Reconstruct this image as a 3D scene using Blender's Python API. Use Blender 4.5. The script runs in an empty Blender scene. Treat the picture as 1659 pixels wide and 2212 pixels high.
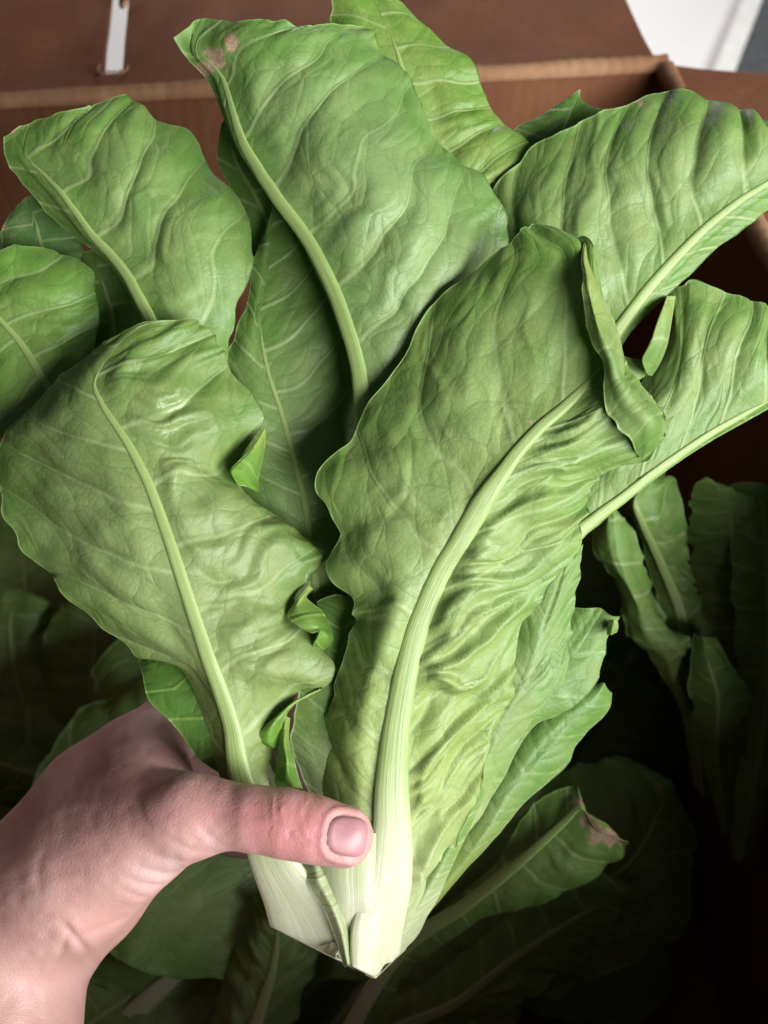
import bpy, bmesh, math, random
import numpy as np
from mathutils import Vector, Matrix
from mathutils.bvhtree import BVHTree

scene = bpy.context.scene
COL = scene.collection

# ------------------------------------------------------------------ camera
PITCH = math.radians(50.0)
FOV = math.radians(52.0)
CAM = np.array([0.0, 0.0, 0.57])
T = math.tan(FOV / 2)
RIGHT = np.array([1.0, 0, 0])
UP = np.array([0, math.sin(PITCH), math.cos(PITCH)])
FWD = np.array([0, math.cos(PITCH), -math.sin(PITCH)])
D0 = 0.30                                   # metres from lens to the held lettuce
PXM = T * D0 / 1106.0                       # one photo pixel there, in metres

cd = bpy.data.cameras.new("camera")
cam = bpy.data.objects.new("camera", cd)
COL.objects.link(cam)
cam.location = CAM.tolist()
cam.rotation_euler = (math.pi / 2 - PITCH, 0, 0)
cd.sensor_fit = 'VERTICAL'
cd.angle = FOV
cd.clip_start = 0.01
cd.clip_end = 50
cd.dof.use_dof = True
cd.dof.focus_distance = 0.285
cd.dof.aperture_fstop = 9.0
scene.camera = cam

# ------------------------------------------------------------------ light
w = bpy.data.worlds.new("World")
scene.world = w
w.use_nodes = True
w.node_tree.nodes["Background"].inputs[0].default_value = (0.86, 0.95, 1.0, 1)
w.node_tree.nodes["Background"].inputs[1].default_value = 0.055


def area(name, loc, target, sx, sy, power, color):
    ld = bpy.data.lights.new(name, 'AREA')
    ld.shape = 'RECTANGLE'
    ld.size, ld.size_y = sx, sy
    ld.energy = power
    ld.color = color
    o = bpy.data.objects.new(name, ld)
    COL.objects.link(o)
    o.location = loc
    o.rotation_euler = (Vector(target) - Vector(loc)).to_track_quat('-Z', 'Y').to_euler()
    return o


area("window_light", (0.95, -0.54, 0.88), (0.0, 0.2, 0.36), 1.7, 0.5, 54.0, (0.97, 1.0, 0.97))
area("floor_fill", (0.1, 2.4, 0.95), (0.05, 1.0, 0.0), 0.6, 0.6, 3.6, (1.0, 0.95, 0.95)).data.spread = math.radians(70)  # added lamp with no known source, brightens the floor behind the box

scene.view_settings.view_transform = 'Standard'
scene.view_settings.look = 'None'
scene.view_settings.gamma = 1.0
scene.view_settings.exposure = 0.15
scene.cycles.max_bounces = 6
scene.cycles.use_denoising = True


# ------------------------------------------------------------------ helpers
def P(u, v, dz=0.0):
    """photo pixel (1659 x 2212) and centimetres beyond the lettuce plane -> world point"""
    d = D0 + dz / 100.0
    x = (u - 829.5) / 1106.0 * T * d
    y = (1106.0 - v) / 1106.0 * T * d
    return CAM + RIGHT * x + UP * y + FWD * d


def Parr(a):
    a = np.asarray(a, float)
    d = D0 + a[..., 2] / 100.0
    x = (a[..., 0] - 829.5) / 1106.0 * T * d
    y = (1106.0 - a[..., 1]) / 1106.0 * T * d
    return CAM + x[..., None] * RIGHT + y[..., None] * UP + d[..., None] * FWD


def to_px(p):
    q = p - CAM
    d = q @ FWD
    return 829.5 + (q @ RIGHT) / d / T * 1106.0, 1106.0 - (q @ UP) / d / T * 1106.0


def ray_to_z(u, v, z):
    x = (u - 829.5) / 1106.0 * T
    y = (1106.0 - v) / 1106.0 * T
    r = FWD + RIGHT * x + UP * y
    return CAM + r * ((z - CAM[2]) / r[2])


def tag(o, label, cat, group=None):
    o["label"] = label
    o["category"] = cat
    if group:
        o["group"] = group
    return o


def link(o, parent=None):
    COL.objects.link(o)
    if parent is not None:
        o.parent = parent
        o.matrix_parent_inverse = parent.matrix_basis.inverted()
    return o


def empty(name, loc):
    o = bpy.data.objects.new(name, None)
    o.empty_display_size = 0.02
    o.location = tuple(float(c) for c in loc)
    COL.objects.link(o)
    return o


def mesh_np(name, V, F, mats, parent=None, mat_idx=None, attrs=None, smooth=True):
    """fast quad mesh from numpy arrays"""
    me = bpy.data.meshes.new(name)
    V = np.ascontiguousarray(V, np.float32)
    F = np.ascontiguousarray(F, np.int32)
    n, k = F.shape
    me.vertices.add(len(V))
    me.vertices.foreach_set("co", V.ravel())
    me.loops.add(n * k)
    me.loops.foreach_set("vertex_index", F.ravel())
    me.polygons.add(n)
    me.polygons.foreach_set("loop_start", np.arange(0, n * k, k, dtype=np.int32))
    me.polygons.foreach_set("loop_total", np.full(n, k, np.int32))
    for m in mats:
        me.materials.append(m)
    if mat_idx is not None:
        me.polygons.foreach_set("material_index", np.ascontiguousarray(mat_idx, np.int32))
    me.update(calc_edges=True)
    me.validate()
    me.polygons.foreach_set("use_smooth", np.full(len(me.polygons), smooth, bool))
    for an, av in (attrs or {}).items():
        at = me.attributes.new(an, 'FLOAT_VECTOR', 'POINT')
        at.data.foreach_set("vector", np.ascontiguousarray(av, np.float32).ravel())
    return link(bpy.data.objects.new(name, me), parent)


def _hash(xi, yi, seed):
    h = (xi.astype(np.int64) * 374761393 + yi.astype(np.int64) * 668265263 + seed * 974634777) & 0xffffffff
    h = ((h ^ (h >> 13)) * 1274126177) & 0xffffffff
    return ((h ^ (h >> 16)) & 0xffff) / 65535.0


def noise(x, y, seed=0):
    xi, yi = np.floor(x), np.floor(y)
    fx, fy = x - xi, y - yi
    fx, fy = fx * fx * fx * (fx * (fx * 6 - 15) + 10), fy * fy * fy * (fy * (fy * 6 - 15) + 10)
    a, b = _hash(xi, yi, seed), _hash(xi + 1, yi, seed)
    c, d = _hash(xi, yi + 1, seed), _hash(xi + 1, yi + 1, seed)
    return ((a + (b - a) * fx) * (1 - fy) + (c + (d - c) * fx) * fy) * 2 - 1


def sstep(a, b, x):
    t = np.clip((x - a) / (b - a), 0, 1)
    return t * t * (3 - 2 * t)


def catmull(C, ts):
    """C [n, ...] control points, ts in 0..n-1"""
    n = len(C)
    E = np.concatenate([[2 * C[0] - C[1]], C, [2 * C[-1] - C[-2]]])
    i = np.clip(np.floor(ts).astype(int), 0, n - 2)
    f = (ts - i).reshape((-1,) + (1,) * (C.ndim - 1))
    p0, p1, p2, p3 = E[i], E[i + 1], E[i + 2], E[i + 3]
    m1, m2 = (p2 - p0) * 0.45, (p3 - p1) * 0.45
    f2, f3 = f * f, f * f * f
    return (2 * f3 - 3 * f2 + 1) * p1 + (f3 - 2 * f2 + f) * m1 + (-2 * f3 + 3 * f2) * p2 + (f3 - f2) * m2


# ------------------------------------------------------------------ materials
def new_mat(name):
    m = bpy.data.materials.new(name)
    m.use_nodes = True
    nt = m.node_tree
    nt.nodes.clear()
    out = nt.nodes.new('ShaderNodeOutputMaterial')
    return m, nt, out


class NB:
    """small node-building helper"""
    def __init__(s, nt):
        s.nt = nt

    def n(s, kind, **kw):
        nd = s.nt.nodes.new(kind)
        for k, v in kw.items():
            setattr(nd, k, v)
        return nd

    def put(s, sock, val):
        if isinstance(val, bpy.types.NodeSocket):
            s.nt.links.new(val, sock)
        elif val is not None:
            if isinstance(val, (tuple, list)) and len(val) == 3 and sock.type == 'RGBA':
                val = (*val, 1)
            sock.default_value = val

    def math(s, op, a, b=None, c=None, clamp=False):
        nd = s.n('ShaderNodeMath', operation=op, use_clamp=clamp)
        s.put(nd.inputs[0], a)
        s.put(nd.inputs[1], b)
        s.put(nd.inputs[2], c)
        return nd.outputs[0]

    def ramp(s, x, a, b, lo=0.0, hi=1.0):
        nd = s.n('ShaderNodeMapRange', interpolation_type='SMOOTHSTEP')
        s.put(nd.inputs[0], x)
        for i, v in enumerate((a, b, lo, hi)):
            s.put(nd.inputs[1 + i], v)
        return nd.outputs[0]

    def mix(s, f, a, b, blend='MIX'):
        nd = s.n('ShaderNodeMix', data_type='RGBA', blend_type=blend)
        s.put(nd.inputs[0], f)
        s.put(nd.inputs[6], a)
        s.put(nd.inputs[7], b)
        return nd.outputs[2]

    def attr(s, name):
        nd = s.n('ShaderNodeAttribute', attribute_name=name)
        sp = s.n('ShaderNodeSeparateXYZ')
        s.nt.links.new(nd.outputs['Vector'], sp.inputs[0])
        return sp.outputs[0], sp.outputs[1], sp.outputs[2]

    def xyz(s, x, y, z):
        nd = s.n('ShaderNodeCombineXYZ')
        for i, v in enumerate((x, y, z)):
            s.put(nd.inputs[i], v)
        return nd.outputs[0]

    def noise(s, vec, scale, detail=3.0, rough=0.55, color=False):
        nd = s.n('ShaderNodeTexNoise')
        s.put(nd.inputs['Vector'], vec)
        nd.inputs['Scale'].default_value = scale
        nd.inputs['Detail'].default_value = detail
        nd.inputs['Roughness'].default_value = rough
        return nd.outputs['Color' if color else 'Fac']

    def voro(s, vec, scale, feature='DISTANCE_TO_EDGE'):
        nd = s.n('ShaderNodeTexVoronoi', feature=feature)
        s.put(nd.inputs['Vector'], vec)
        nd.inputs['Scale'].default_value = scale
        return nd.outputs['Distance']

    def bump(s, h, strength, dist, normal=None):
        nd = s.n('ShaderNodeBump')
        nd.inputs['Strength'].default_value = strength
        nd.inputs['Distance'].default_value = dist
        s.put(nd.inputs['Height'], h)
        s.put(nd.inputs['Normal'], normal)
        return nd.outputs[0]


def leaf_material(name, mid, edge, yellow, vein_light, vein_dark, rough=0.36, transl=0.30, bumpk=1.0):
    m, nt, out = new_mat(name)
    b = NB(nt)
    phi, wc, e = b.attr("vein")          # vein phase, cm across, cm from the margin
    tpos, white, spot = b.attr("tone")
    wet, seed, sec = b.attr("wear")
    # warped leaf coordinates (cm)
    raw = b.xyz(*b.attr("flat"))
    nz = b.noise(raw, 0.9, 0.0, color=True)
    off = b.n('ShaderNodeVectorMath', operation='MULTIPLY_ADD')
    b.put(off.inputs[0], nz)
    off.inputs[1].default_value = (0.45, 0.45, 0)
    b.put(off.inputs[2], raw)
    vec = off.outputs[0]
    al = b.xyz(b.math('MULTIPLY', phi, 1.25), b.math('MULTIPLY', wc, 0.62), seed)
    of2 = b.n('ShaderNodeVectorMath', operation='MULTIPLY_ADD')
    b.put(of2.inputs[0], nz)
    of2.inputs[1].default_value = (0.5, 0.5, 0)
    b.put(of2.inputs[2], al)
    v1 = b.voro(of2.outputs[0], 1.6)
    v2 = b.voro(vec, 4.2)
    v3 = b.voro(vec, 11.0)
    l1 = b.ramp(v1, 0.008, 0.036, 1.0, 0.0)
    l2 = b.ramp(v2, 0.0, 0.07, 1.0, 0.0)
    l3 = b.ramp(v3, 0.0, 0.12, 1.0, 0.0)
    # secondary veins at whole numbers of the phase
    pp = b.math('PINGPONG', phi, 0.5)
    thin = b.ramp(b.math('ABSOLUTE', wc), 0.0, 5.0, 0.085, 0.030)
    sv = b.n('ShaderNodeMapRange', interpolation_type='SMOOTHSTEP')
    b.put(sv.inputs[0], pp)
    sv.inputs[1].default_value = 0.0
    b.put(sv.inputs[2], thin)
    sv.inputs[3].default_value = 1.0
    sv.inputs[4].default_value = 0.0
    svm = b.math('MULTIPLY', b.math('MULTIPLY', sv.outputs[0], sec), b.ramp(b.math('ABSOLUTE', wc), 0.5, 6.0, 1.0, 0.30))
    # colour
    n1 = b.noise(raw, 0.55, 4.0)
    n2 = b.noise(raw, 1.5, 2.0, 0.45)
    n3 = b.noise(raw, 22.0, 3.0, 0.6)
    em = b.math('ADD', b.ramp(e, 0.0, 2.6, 0.85, 0.0), b.ramp(n1, 0.35, 0.75, -0.25, 0.35))
    em = b.math('ADD', em, b.ramp(tpos, 0.45, 1.0, -0.25, 0.45), clamp=True)
    col = b.mix(em, mid, edge)
    col = b.mix(b.ramp(n2, 0.4, 0.8, 0.0, 0.42), col, yellow)
    col = b.mix(b.ramp(n3, 0.45, 0.85, 0.0, 0.22), col, edge)
    col = b.mix(b.ramp(tpos, 0.05, 0.60, 0.75, 0.0), col, (0.33, 0.395, 0.100))
    hr = b.n('ShaderNodeAttribute', attribute_name='hue')
    col = b.mix(1.0, col, hr.outputs['Vector'], 'MULTIPLY')
    col = b.mix(b.math('MULTIPLY', l3, 0.09), col, vein_light)
    col = b.mix(b.math('MULTIPLY', l2, 0.17), col, vein_dark)
    col = b.mix(b.math('MULTIPLY', l1, 0.24), col, vein_dark)
    col = b.mix(b.math('MULTIPLY', svm, 0.62), col, vein_light)
    wt = b.math('MULTIPLY', white, b.ramp(n2, 0.2, 0.9, 1.15, 0.85), clamp=True)
    col = b.mix(wt, col, (0.42, 0.46, 0.26))
    # thin bright margin and damage
    col = b.mix(b.ramp(e, 0.0, 0.05, 0.16, 0.0), col, vein_light)
    sp = b.math('MULTIPLY', spot, b.ramp(n2, 0.25, 0.6, 0.55, 1.2), clamp=True)
    col = b.mix(sp, col, b.mix(b.ramp(n3, 0.3, 0.7), (0.36, 0.22, 0.12), (0.58, 0.42, 0.31)))
    # relief
    iv = b.math('SUBTRACT', 1.0, b.math('MINIMUM', b.math('MULTIPLY', v1, 2.7), 1.0))
    puff1 = b.math('SUBTRACT', 1.0, b.math('MULTIPLY', iv, iv))
    iv2 = b.math('SUBTRACT', 1.0, b.math('MINIMUM', b.math('MULTIPLY', v2, 3.0), 1.0))
    puff2 = b.math('SUBTRACT', 1.0, b.math('MULTIPLY', iv2, iv2))
    h = b.math('ADD', b.math('MULTIPLY', puff1, 0.42), b.math('MULTIPLY', puff2, 0.10))
    h = b.math('ADD', h, b.math('MULTIPLY', n2, 0.06))
    h = b.math('ADD', h, b.math('MULTIPLY', n3, 0.03))
    h = b.math('ADD', h, b.math('MULTIPLY', svm, 0.45))
    nrm = b.bump(h, 0.42 * bumpk, 0.0011)
    rg = b.math('ADD', b.ramp(n2, 0.3, 0.7, rough - 0.05, rough + 0.10), b.math('MULTIPLY', wet, -0.17))
    pr = b.n('ShaderNodeBsdfPrincipled')
    b.put(pr.inputs['Base Color'], col)
    b.put(pr.inputs['Roughness'], rg)
    pr.inputs['Specular IOR Level'].default_value = 0.5
    b.put(pr.inputs['Normal'], nrm)
    tr = b.n('ShaderNodeBsdfTranslucent')
    b.put(tr.inputs['Color'], b.mix(0.65, col, (0.30, 0.44, 0.07), 'MIX'))
    b.put(tr.inputs['Normal'], nrm)
    mx = b.n('ShaderNodeMixShader')
    mx.inputs[0].default_value = transl
    nt.links.new(pr.outputs[0], mx.inputs[1])
    nt.links.new(tr.outputs[0], mx.inputs[2])
    nt.links.new(mx.outputs[0], out.inputs[0])
    return m


M = {}
M['outer'] = leaf_material("leaf_outer_face", (0.238, 0.335, 0.122), (0.140, 0.262, 0.055), (0.300, 0.350, 0.108),
                           (0.38, 0.47, 0.21), (0.100, 0.170, 0.042), rough=0.48)
M['inner'] = leaf_material("leaf_inner_face", (0.175, 0.312, 0.066), (0.132, 0.270, 0.038), (0.225, 0.330, 0.070),
                           (0.28, 0.44, 0.10), (0.080, 0.180, 0.018), rough=0.36)


def rib_material():
    m, nt, out = new_mat("midrib_flesh")
    b = NB(nt)
    a, t, white = b.attr("rib")           # angle around, cm along, whiteness
    vec = b.xyz(b.math('MULTIPLY', a, 14.0), b.math('MULTIPLY', t, 0.22), 0.0)
    n = b.noise(vec, 1.0, 4.0, 0.6)
    n2 = b.noise(b.xyz(b.math('MULTIPLY', a, 3.0), b.math('MULTIPLY', t, 1.2), 3.0), 1.5, 3.0)
    n3 = b.noise(b.xyz(b.math('MULTIPLY', a, 40.0), b.math('MULTIPLY', t, 1.5), 5.0), 1.0, 3.0)
    col = b.mix(b.ramp(n, 0.3, 0.7), (0.195, 0.285, 0.080), (0.280, 0.355, 0.125))
    col = b.mix(white, col, b.mix(b.ramp(n, 0.25, 0.75), (0.40, 0.405, 0.275), (0.475, 0.465, 0.36)))
    col = b.mix(b.ramp(n2, 0.4, 0.8, 0.0, 0.35), col, (0.36, 0.39, 0.16))
    spk = b.voro(b.xyz(b.math('MULTIPLY', a, 7.0), b.math('MULTIPLY', t, 2.4), 1.0), 2.6, 'F1')
    msk = b.math('MULTIPLY', b.math('MULTIPLY', b.ramp(spk, 0.06, 0.14, 0.8, 0.0), b.ramp(n2, 0.50, 0.62)), white)
    col = b.mix(msk, col, (0.10, 0.06, 0.035))
    col = b.mix(b.math('MULTIPLY', b.ramp(t, 0.0, 0.35, 0.55, 0.0), white), col, (0.33, 0.21, 0.12))
    h = b.math('ADD', n, b.math('MULTIPLY', n3, 0.25))
    pr = b.n('ShaderNodeBsdfPrincipled')
    b.put(pr.inputs['Base Color'], col)
    pr.inputs['Roughness'].default_value = 0.42
    pr.inputs['Subsurface Weight'].default_value = 0.25
    pr.inputs['Subsurface Radius'].default_value = (0.6, 1.0, 0.3)
    pr.inputs['Subsurface Scale'].default_value = 0.003
    b.put(pr.inputs['Normal'], b.bump(h, 0.22, 0.0010))
    nt.links.new(pr.outputs[0], out.inputs[0])
    return m


M['rib'] = rib_material()


def cut_material():
    m, nt, out = new_mat("cut_stem")
    b = NB(nt)
    tc = b.n('ShaderNodeTexCoord').outputs['Object']
    n = b.noise(tc, 180.0, 4.0)
    col = b.mix(b.ramp(n, 0.35, 0.65), (0.16, 0.07, 0.04), (0.42, 0.30, 0.20))
    pr = b.n('ShaderNodeBsdfPrincipled')
    b.put(pr.inputs['Base Color'], col)
    pr.inputs['Roughness'].default_value = 0.7
    nt.links.new(pr.outputs[0], out.inputs[0])
    return m


M['cut'] = cut_material()


def card_material(name, c0, c1, flute=True, axis=0):
    m, nt, out = new_mat(name)
    b = NB(nt)
    tc = b.n('ShaderNodeTexCoord').outputs['Object']
    sp = b.n('ShaderNodeSeparateXYZ')
    nt.links.new(tc, sp.inputs[0])
    st = b.xyz(b.math('MULTIPLY', sp.outputs[0], 1.0), b.math('MULTIPLY', sp.outputs[1], 1.0), b.math('MULTIPLY', sp.outputs[2], 0.35))
    n1 = b.noise(st, 14.0, 4.0, 0.6)
    n2 = b.noise(st, 420.0, 3.0, 0.7)
    n3 = b.noise(st, 55.0, 4.0, 0.6)
    col = b.mix(b.ramp(n1, 0.3, 0.7), c0, c1)
    col = b.mix(b.ramp(n2, 0.35, 0.75, 0.0, 0.28), col, tuple(v * 0.55 for v in c0))
    col = b.mix(b.ramp(n3, 0.62, 0.8, 0.0, 0.30), col, tuple(min(1, v * 1.6) for v in c1))
    n4 = b.noise(st, 26.0, 5.0, 0.65)
    col = b.mix(b.ramp(n4, 0.60, 0.70, 0.0, 0.35), col, tuple(v * 0.45 for v in c0))
    fl = b.math('SINE', b.math('MULTIPLY', sp.outputs[axis], 2 * math.pi / 0.0065))
    h = b.math('ADD', b.math('MULTIPLY', fl, 0.14 if flute else 0.0), b.math('MULTIPLY', n2, 0.25))
    h = b.math('ADD', h, b.math('MULTIPLY', n1, 1.2))
    pr = b.n('ShaderNodeBsdfPrincipled')
    b.put(pr.inputs['Base Color'], col)
    pr.inputs['Roughness'].default_value = 0.75
    pr.inputs['Specular IOR Level'].default_value = 0.06
    b.put(pr.inputs['Normal'], b.bump(h, 0.35, 0.0009))
    nt.links.new(pr.outputs[0], out.inputs[0])
    return m


M['card'] = card_material("brown_cardboard", (0.135, 0.052, 0.027), (0.175, 0.075, 0.040))
M['card_y'] = card_material("brown_cardboard_side", (0.135, 0.052, 0.027), (0.175, 0.075, 0.040), axis=1)
M['flap'] = card_material("brown_cardboard_flap", (0.125, 0.047, 0.023), (0.165, 0.068, 0.036), flute=False)
M['crease'] = card_material("worn_kraft_crease", (0.22, 0.105, 0.055), (0.36, 0.205, 0.12), flute=False)


def plain(name, col, rough=0.6, nscale=6.0, var=0.12):
    m, nt, out = new_mat(name)
    b = NB(nt)
    tc = b.n('ShaderNodeTexCoord').outputs['Object']
    n = b.noise(tc, nscale, 4.0)
    c = b.mix(b.ramp(n, 0.3, 0.7), tuple(v * (1 - var) for v in col), tuple(min(1, v * (1 + var)) for v in col))
    pr = b.n('ShaderNodeBsdfPrincipled')
    b.put(pr.inputs['Base Color'], c)
    pr.inputs['Roughness'].default_value = rough
    nt.links.new(pr.outputs[0], out.inputs[0])
    return m


M['floor'] = plain("pale_floor", (0.82, 0.79, 0.78), 0.5, 3.0, 0.04)
M['mat'] = plain("dark_grey_weave", (0.055, 0.06, 0.065), 0.8, 120.0, 0.3)
M['trim'] = plain("mat_trim", (0.80, 0.78, 0.75), 0.6, 60.0, 0.05)


def skin_material():
    m, nt, out = new_mat("skin")
    b = NB(nt)
    red, pale, fine = b.attr("tone")
    tc = b.n('ShaderNodeTexCoord').outputs['Object']
    n1 = b.noise(tc, 42.0, 4.0, 0.6)
    n2 = b.noise(tc, 170.0, 4.0, 0.65)
    col = b.mix(b.ramp(n1, 0.3, 0.7), (0.44, 0.240, 0.215), (0.50, 0.295, 0.268))
    col = b.mix(b.ramp(n2, 0.45, 0.75, 0.0, 0.35), col, (0.42, 0.17, 0.16))
    n5 = b.noise(tc, 650.0, 2.0, 0.6)
    col = b.mix(b.ramp(n5, 0.4, 0.75, 0.0, 0.22), col, (0.47, 0.20, 0.19))
    col = b.mix(b.math('MULTIPLY', red, 0.75), col, (0.47, 0.165, 0.170))
    col = b.mix(b.math('MULTIPLY', pale, 0.75), col, (0.53, 0.37, 0.36))
    v = b.voro(tc, 900.0)
    v2 = b.voro(tc, 1900.0, 'F1')
    h = b.math('ADD', b.ramp(v, 0.0, 0.16), b.math('MULTIPLY', n2, 0.8))
    h = b.math('ADD', h, b.math('MULTIPLY', v2, 0.3))
    pr = b.n('ShaderNodeBsdfPrincipled')
    b.put(pr.inputs['Base Color'], col)
    b.put(pr.inputs['Roughness'], b.ramp(n2, 0.3, 0.7, 0.42, 0.56))
    pr.inputs['Specular IOR Level'].default_value = 0.42
    pr.inputs['Subsurface Weight'].default_value = 0.35
    pr.inputs['Subsurface Radius'].default_value = (1.0, 0.35, 0.22)
    pr.inputs['Subsurface Scale'].default_value = 0.004
    b.put(pr.inputs['Normal'], b.bump(h, 0.18, 0.0004))
    nt.links.new(pr.outputs[0], out.inputs[0])
    return m


M['skin'] = skin_material()


def nail_material():
    m, nt, out = new_mat("fingernail")
    b = NB(nt)
    tpos, x, y = b.attr("tone")
    n = b.noise(b.xyz(b.math('MULTIPLY', y, 30.0), x, 0.0), 1.0, 3.0)
    col = b.mix(b.ramp(n, 0.3, 0.7), (0.36, 0.165, 0.180), (0.41, 0.195, 0.210))
    col = b.mix(b.ramp(x, 0.80, 0.93), col, (0.50, 0.30, 0.28))
    col = b.mix(b.ramp(x, -0.62, -0.9, 0.0, 0.45), col, (0.52, 0.32, 0.33))
    pr = b.n('ShaderNodeBsdfPrincipled')
    b.put(pr.inputs['Base Color'], col)
    pr.inputs['Roughness'].default_value = 0.42
    pr.inputs['Subsurface Weight'].default_value = 0.15
    pr.inputs['Subsurface Scale'].default_value = 0.002
    b.put(pr.inputs['Normal'], b.bump(n, 0.15, 0.0003))
    nt.links.new(pr.outputs[0], out.inputs[0])
    return m


M['nail'] = nail_material()


# ------------------------------------------------------------------ leaf builder
def trim(S):
    """slice the foot of a leaf along the knife cut of the head"""
    u, v = to_px(S)
    lim = np.interp(u, [560, 634, 811, 895, 930, 1000], [1990, 2026, 2112, 2030, 1985, 1900])
    d = (S - CAM) @ FWD
    over = np.maximum(v - lim, 0) / 1106.0 * T * d
    return S + over[..., None] * UP


def leaf(name, parent, C, mi, rib=None, rib_end=0.9, sp=1.3, slope=0.35, amp=1.0, ruffle=1.0, jag=1.0, crumple=1.0,
         white=(0.0, 0.0), th=0.00045, spacing=0.0008, seed=1, spots=(), wet=(), flip=False, sec=1.0, rib_h=0.21,
         rib_white=(0.0, 0.0), cut=False, crk=(0.38, 0.38), hue=(1, 1, 1)):
    """C [rows, cols, 3] world control points from base to tip; mi = midrib column"""
    C = np.asarray(C, float)
    nr, nc, _ = C.shape
    # sample parameters with even spacing
    def params(seg):
        out = []
        for i, L in enumerate(seg):
            k = max(2, int(math.ceil(L / spacing)))
            out += list(i + np.arange(k) / k)
        return np.array(out + [len(seg)])
    rseg = np.linalg.norm(np.diff(C, axis=0), axis=2).max(axis=1)
    cseg = np.percentile(np.linalg.norm(np.diff(C, axis=1), axis=2), 85, axis=0)
    ts, ss = params(rseg), params(cseg)
    R = catmull(C, ts)                                    # [nt, nc, 3]
    S = catmull(np.swapaxes(R, 0, 1), ss)                 # [ns, nt, 3]
    S = np.swapaxes(S, 0, 1)                              # [nt, ns, 3]
    nt_, ns_ = S.shape[:2]
    mj = int(np.argmin(np.abs(ss - mi)))
    seg = np.linalg.norm(np.diff(S, axis=1), axis=2)
    cum = np.concatenate([np.zeros((nt_, 1)), np.cumsum(seg, axis=1)], axis=1)
    W = (cum - cum[:, mj:mj + 1]) * 100                   # cm, signed
    A1 = np.concatenate([[0], np.cumsum(np.linalg.norm(np.diff(S[:, mj], axis=0), axis=1))]) * 100
    A = np.repeat(A1[:, None], ns_, 1)
    aW = np.abs(W)
    wl, wr = W[:, :1], W[:, -1:]
    dL, dR = W - wl, wr - W
    tipd = np.linalg.norm(S - S[-1:, :, :], axis=2) * 100
    e = np.minimum(np.minimum(dL, dR), tipd)
    if mi == 0:
        e = np.minimum(dR, tipd)
    if mi == nc - 1:
        e = np.minimum(dL, tipd)
    half = np.where(W < 0, -wl, wr) + 1e-6
    frac = np.clip(aW / half, 0, 1)
    warp = noise(A * 0.35, W * 0.35, seed) * 0.35 + noise(A * 0.9, W * 0.9, seed + 7) * 0.10
    phi = (A - slope * aW - 0.02 * aW ** 2) / sp + warp * sstep(0, 1.5, aW) + (W < 0) * (0.43 if rib else 0.0)
    # normals facing the viewer's side of the leaf
    def normals(S):
        du = np.gradient(S, axis=0)
        dv = np.gradient(S, axis=1)
        N = np.cross(du, dv)
        return N / (np.linalg.norm(N, axis=2, keepdims=True) + 1e-12)
    N = normals(S)
    if np.mean(np.einsum('ijk,ijk->ij', N, CAM - S)) < 0:
        N = -N
        sgn = -1
    else:
        sgn = 1
    # flattened coordinates of the blade in cm
    Sc = (S - S.reshape(-1, 3).mean(0)) * 100
    ev, evec = np.linalg.eigh(np.cov(Sc.reshape(-1, 3)[::7].T))
    fx_, fy_ = Sc @ evec[:, 2], Sc @ evec[:, 1]
    fp = phi - np.floor(phi)
    pil = np.abs(np.sin(np.pi * fp)) ** 0.75 - 0.62
    sizek = sstep(0.2, 2.0, half)
    h = 0.0018 * amp * (0.75 + 0.6 * noise(fx_ * 0.4, fy_ * 0.4, seed + 13)) * pil * sstep(0.15, 1.6, aW) * (1 - 0.55 * frac ** 2) * sizek
    h += crumple * sizek * (0.0013 * noise(fx_ * 0.30, fy_ * 0.30, seed + 1) + 0.0007 * noise(fx_ * 0.7, fy_ * 0.7, seed + 2)
                            + 0.00035 * noise(fx_ * 1.5, fy_ * 1.5, seed + 3)) * sstep(0.0, 0.9, aW)
    phw = phi + 0.35 * noise(fx_ * 0.8, fy_ * 0.8, seed + 16)
    ck = np.where(W < 0, crk[0], crk[1]) * sizek * sstep(0.1, 0.9, aW) * (1 - 0.5 * frac)
    h += ck * (0.0022 * (0.45 - np.abs(noise(phw * 2.3, W * 0.55, seed + 14))) + 0.0011 * (0.45 - np.abs(noise(phw * 4.6, W * 1.0, seed + 15))))
    edge = np.exp(-e / 0.8)
    nearrib = sstep(0.05, 0.8, aW) if rib else 1.0
    h += ruffle * nearrib * 0.0026 * edge * sizek * noise(A * 0.62 + W * 0.1, np.sign(W) * 3.3 + 0 * A, seed + 4)
    h += ruffle * nearrib * 0.0012 * np.exp(-e / 0.4) * sizek * noise(A * 1.7, np.sign(W) * 5.7 + 0 * A, seed + 5)
    # uneven margin
    dv = np.gradient(S, axis=1)
    dv /= np.linalg.norm(dv, axis=2, keepdims=True) + 1e-12
    js = np.where(W < 0, -1.0, 1.0)
    jg = jag * (-0.0035 * np.maximum(0, noise(A * 1.1, js * 2.7, seed + 17) - 0.45) + 0.0011 * noise(A * 0.8, js * 9.1, seed + 6) + 0.0009 * noise(A * 2.4, js * 4.1, seed + 8)) * np.exp(-np.minimum(dL, dR) / 0.35) * sizek
    S = S + N * h[..., None] + dv * (js * jg)[..., None]
    du = np.gradient(S, axis=0)
    du /= np.linalg.norm(du, axis=2, keepdims=True) + 1e-12
    S = S + du * (jag * (0.0010 * noise(W * 0.9, A * 0 + 2.0, seed + 9) + 0.0005 * noise(W * 2.8, A * 0 + 7.0, seed + 10)) * np.exp(-tipd / 0.35))[..., None]
    if cut:
        S = trim(S)
    N = normals(S) * sgn
    # colour attributes
    pu, pv = to_px(S)
    spot = np.zeros_like(A)
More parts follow.
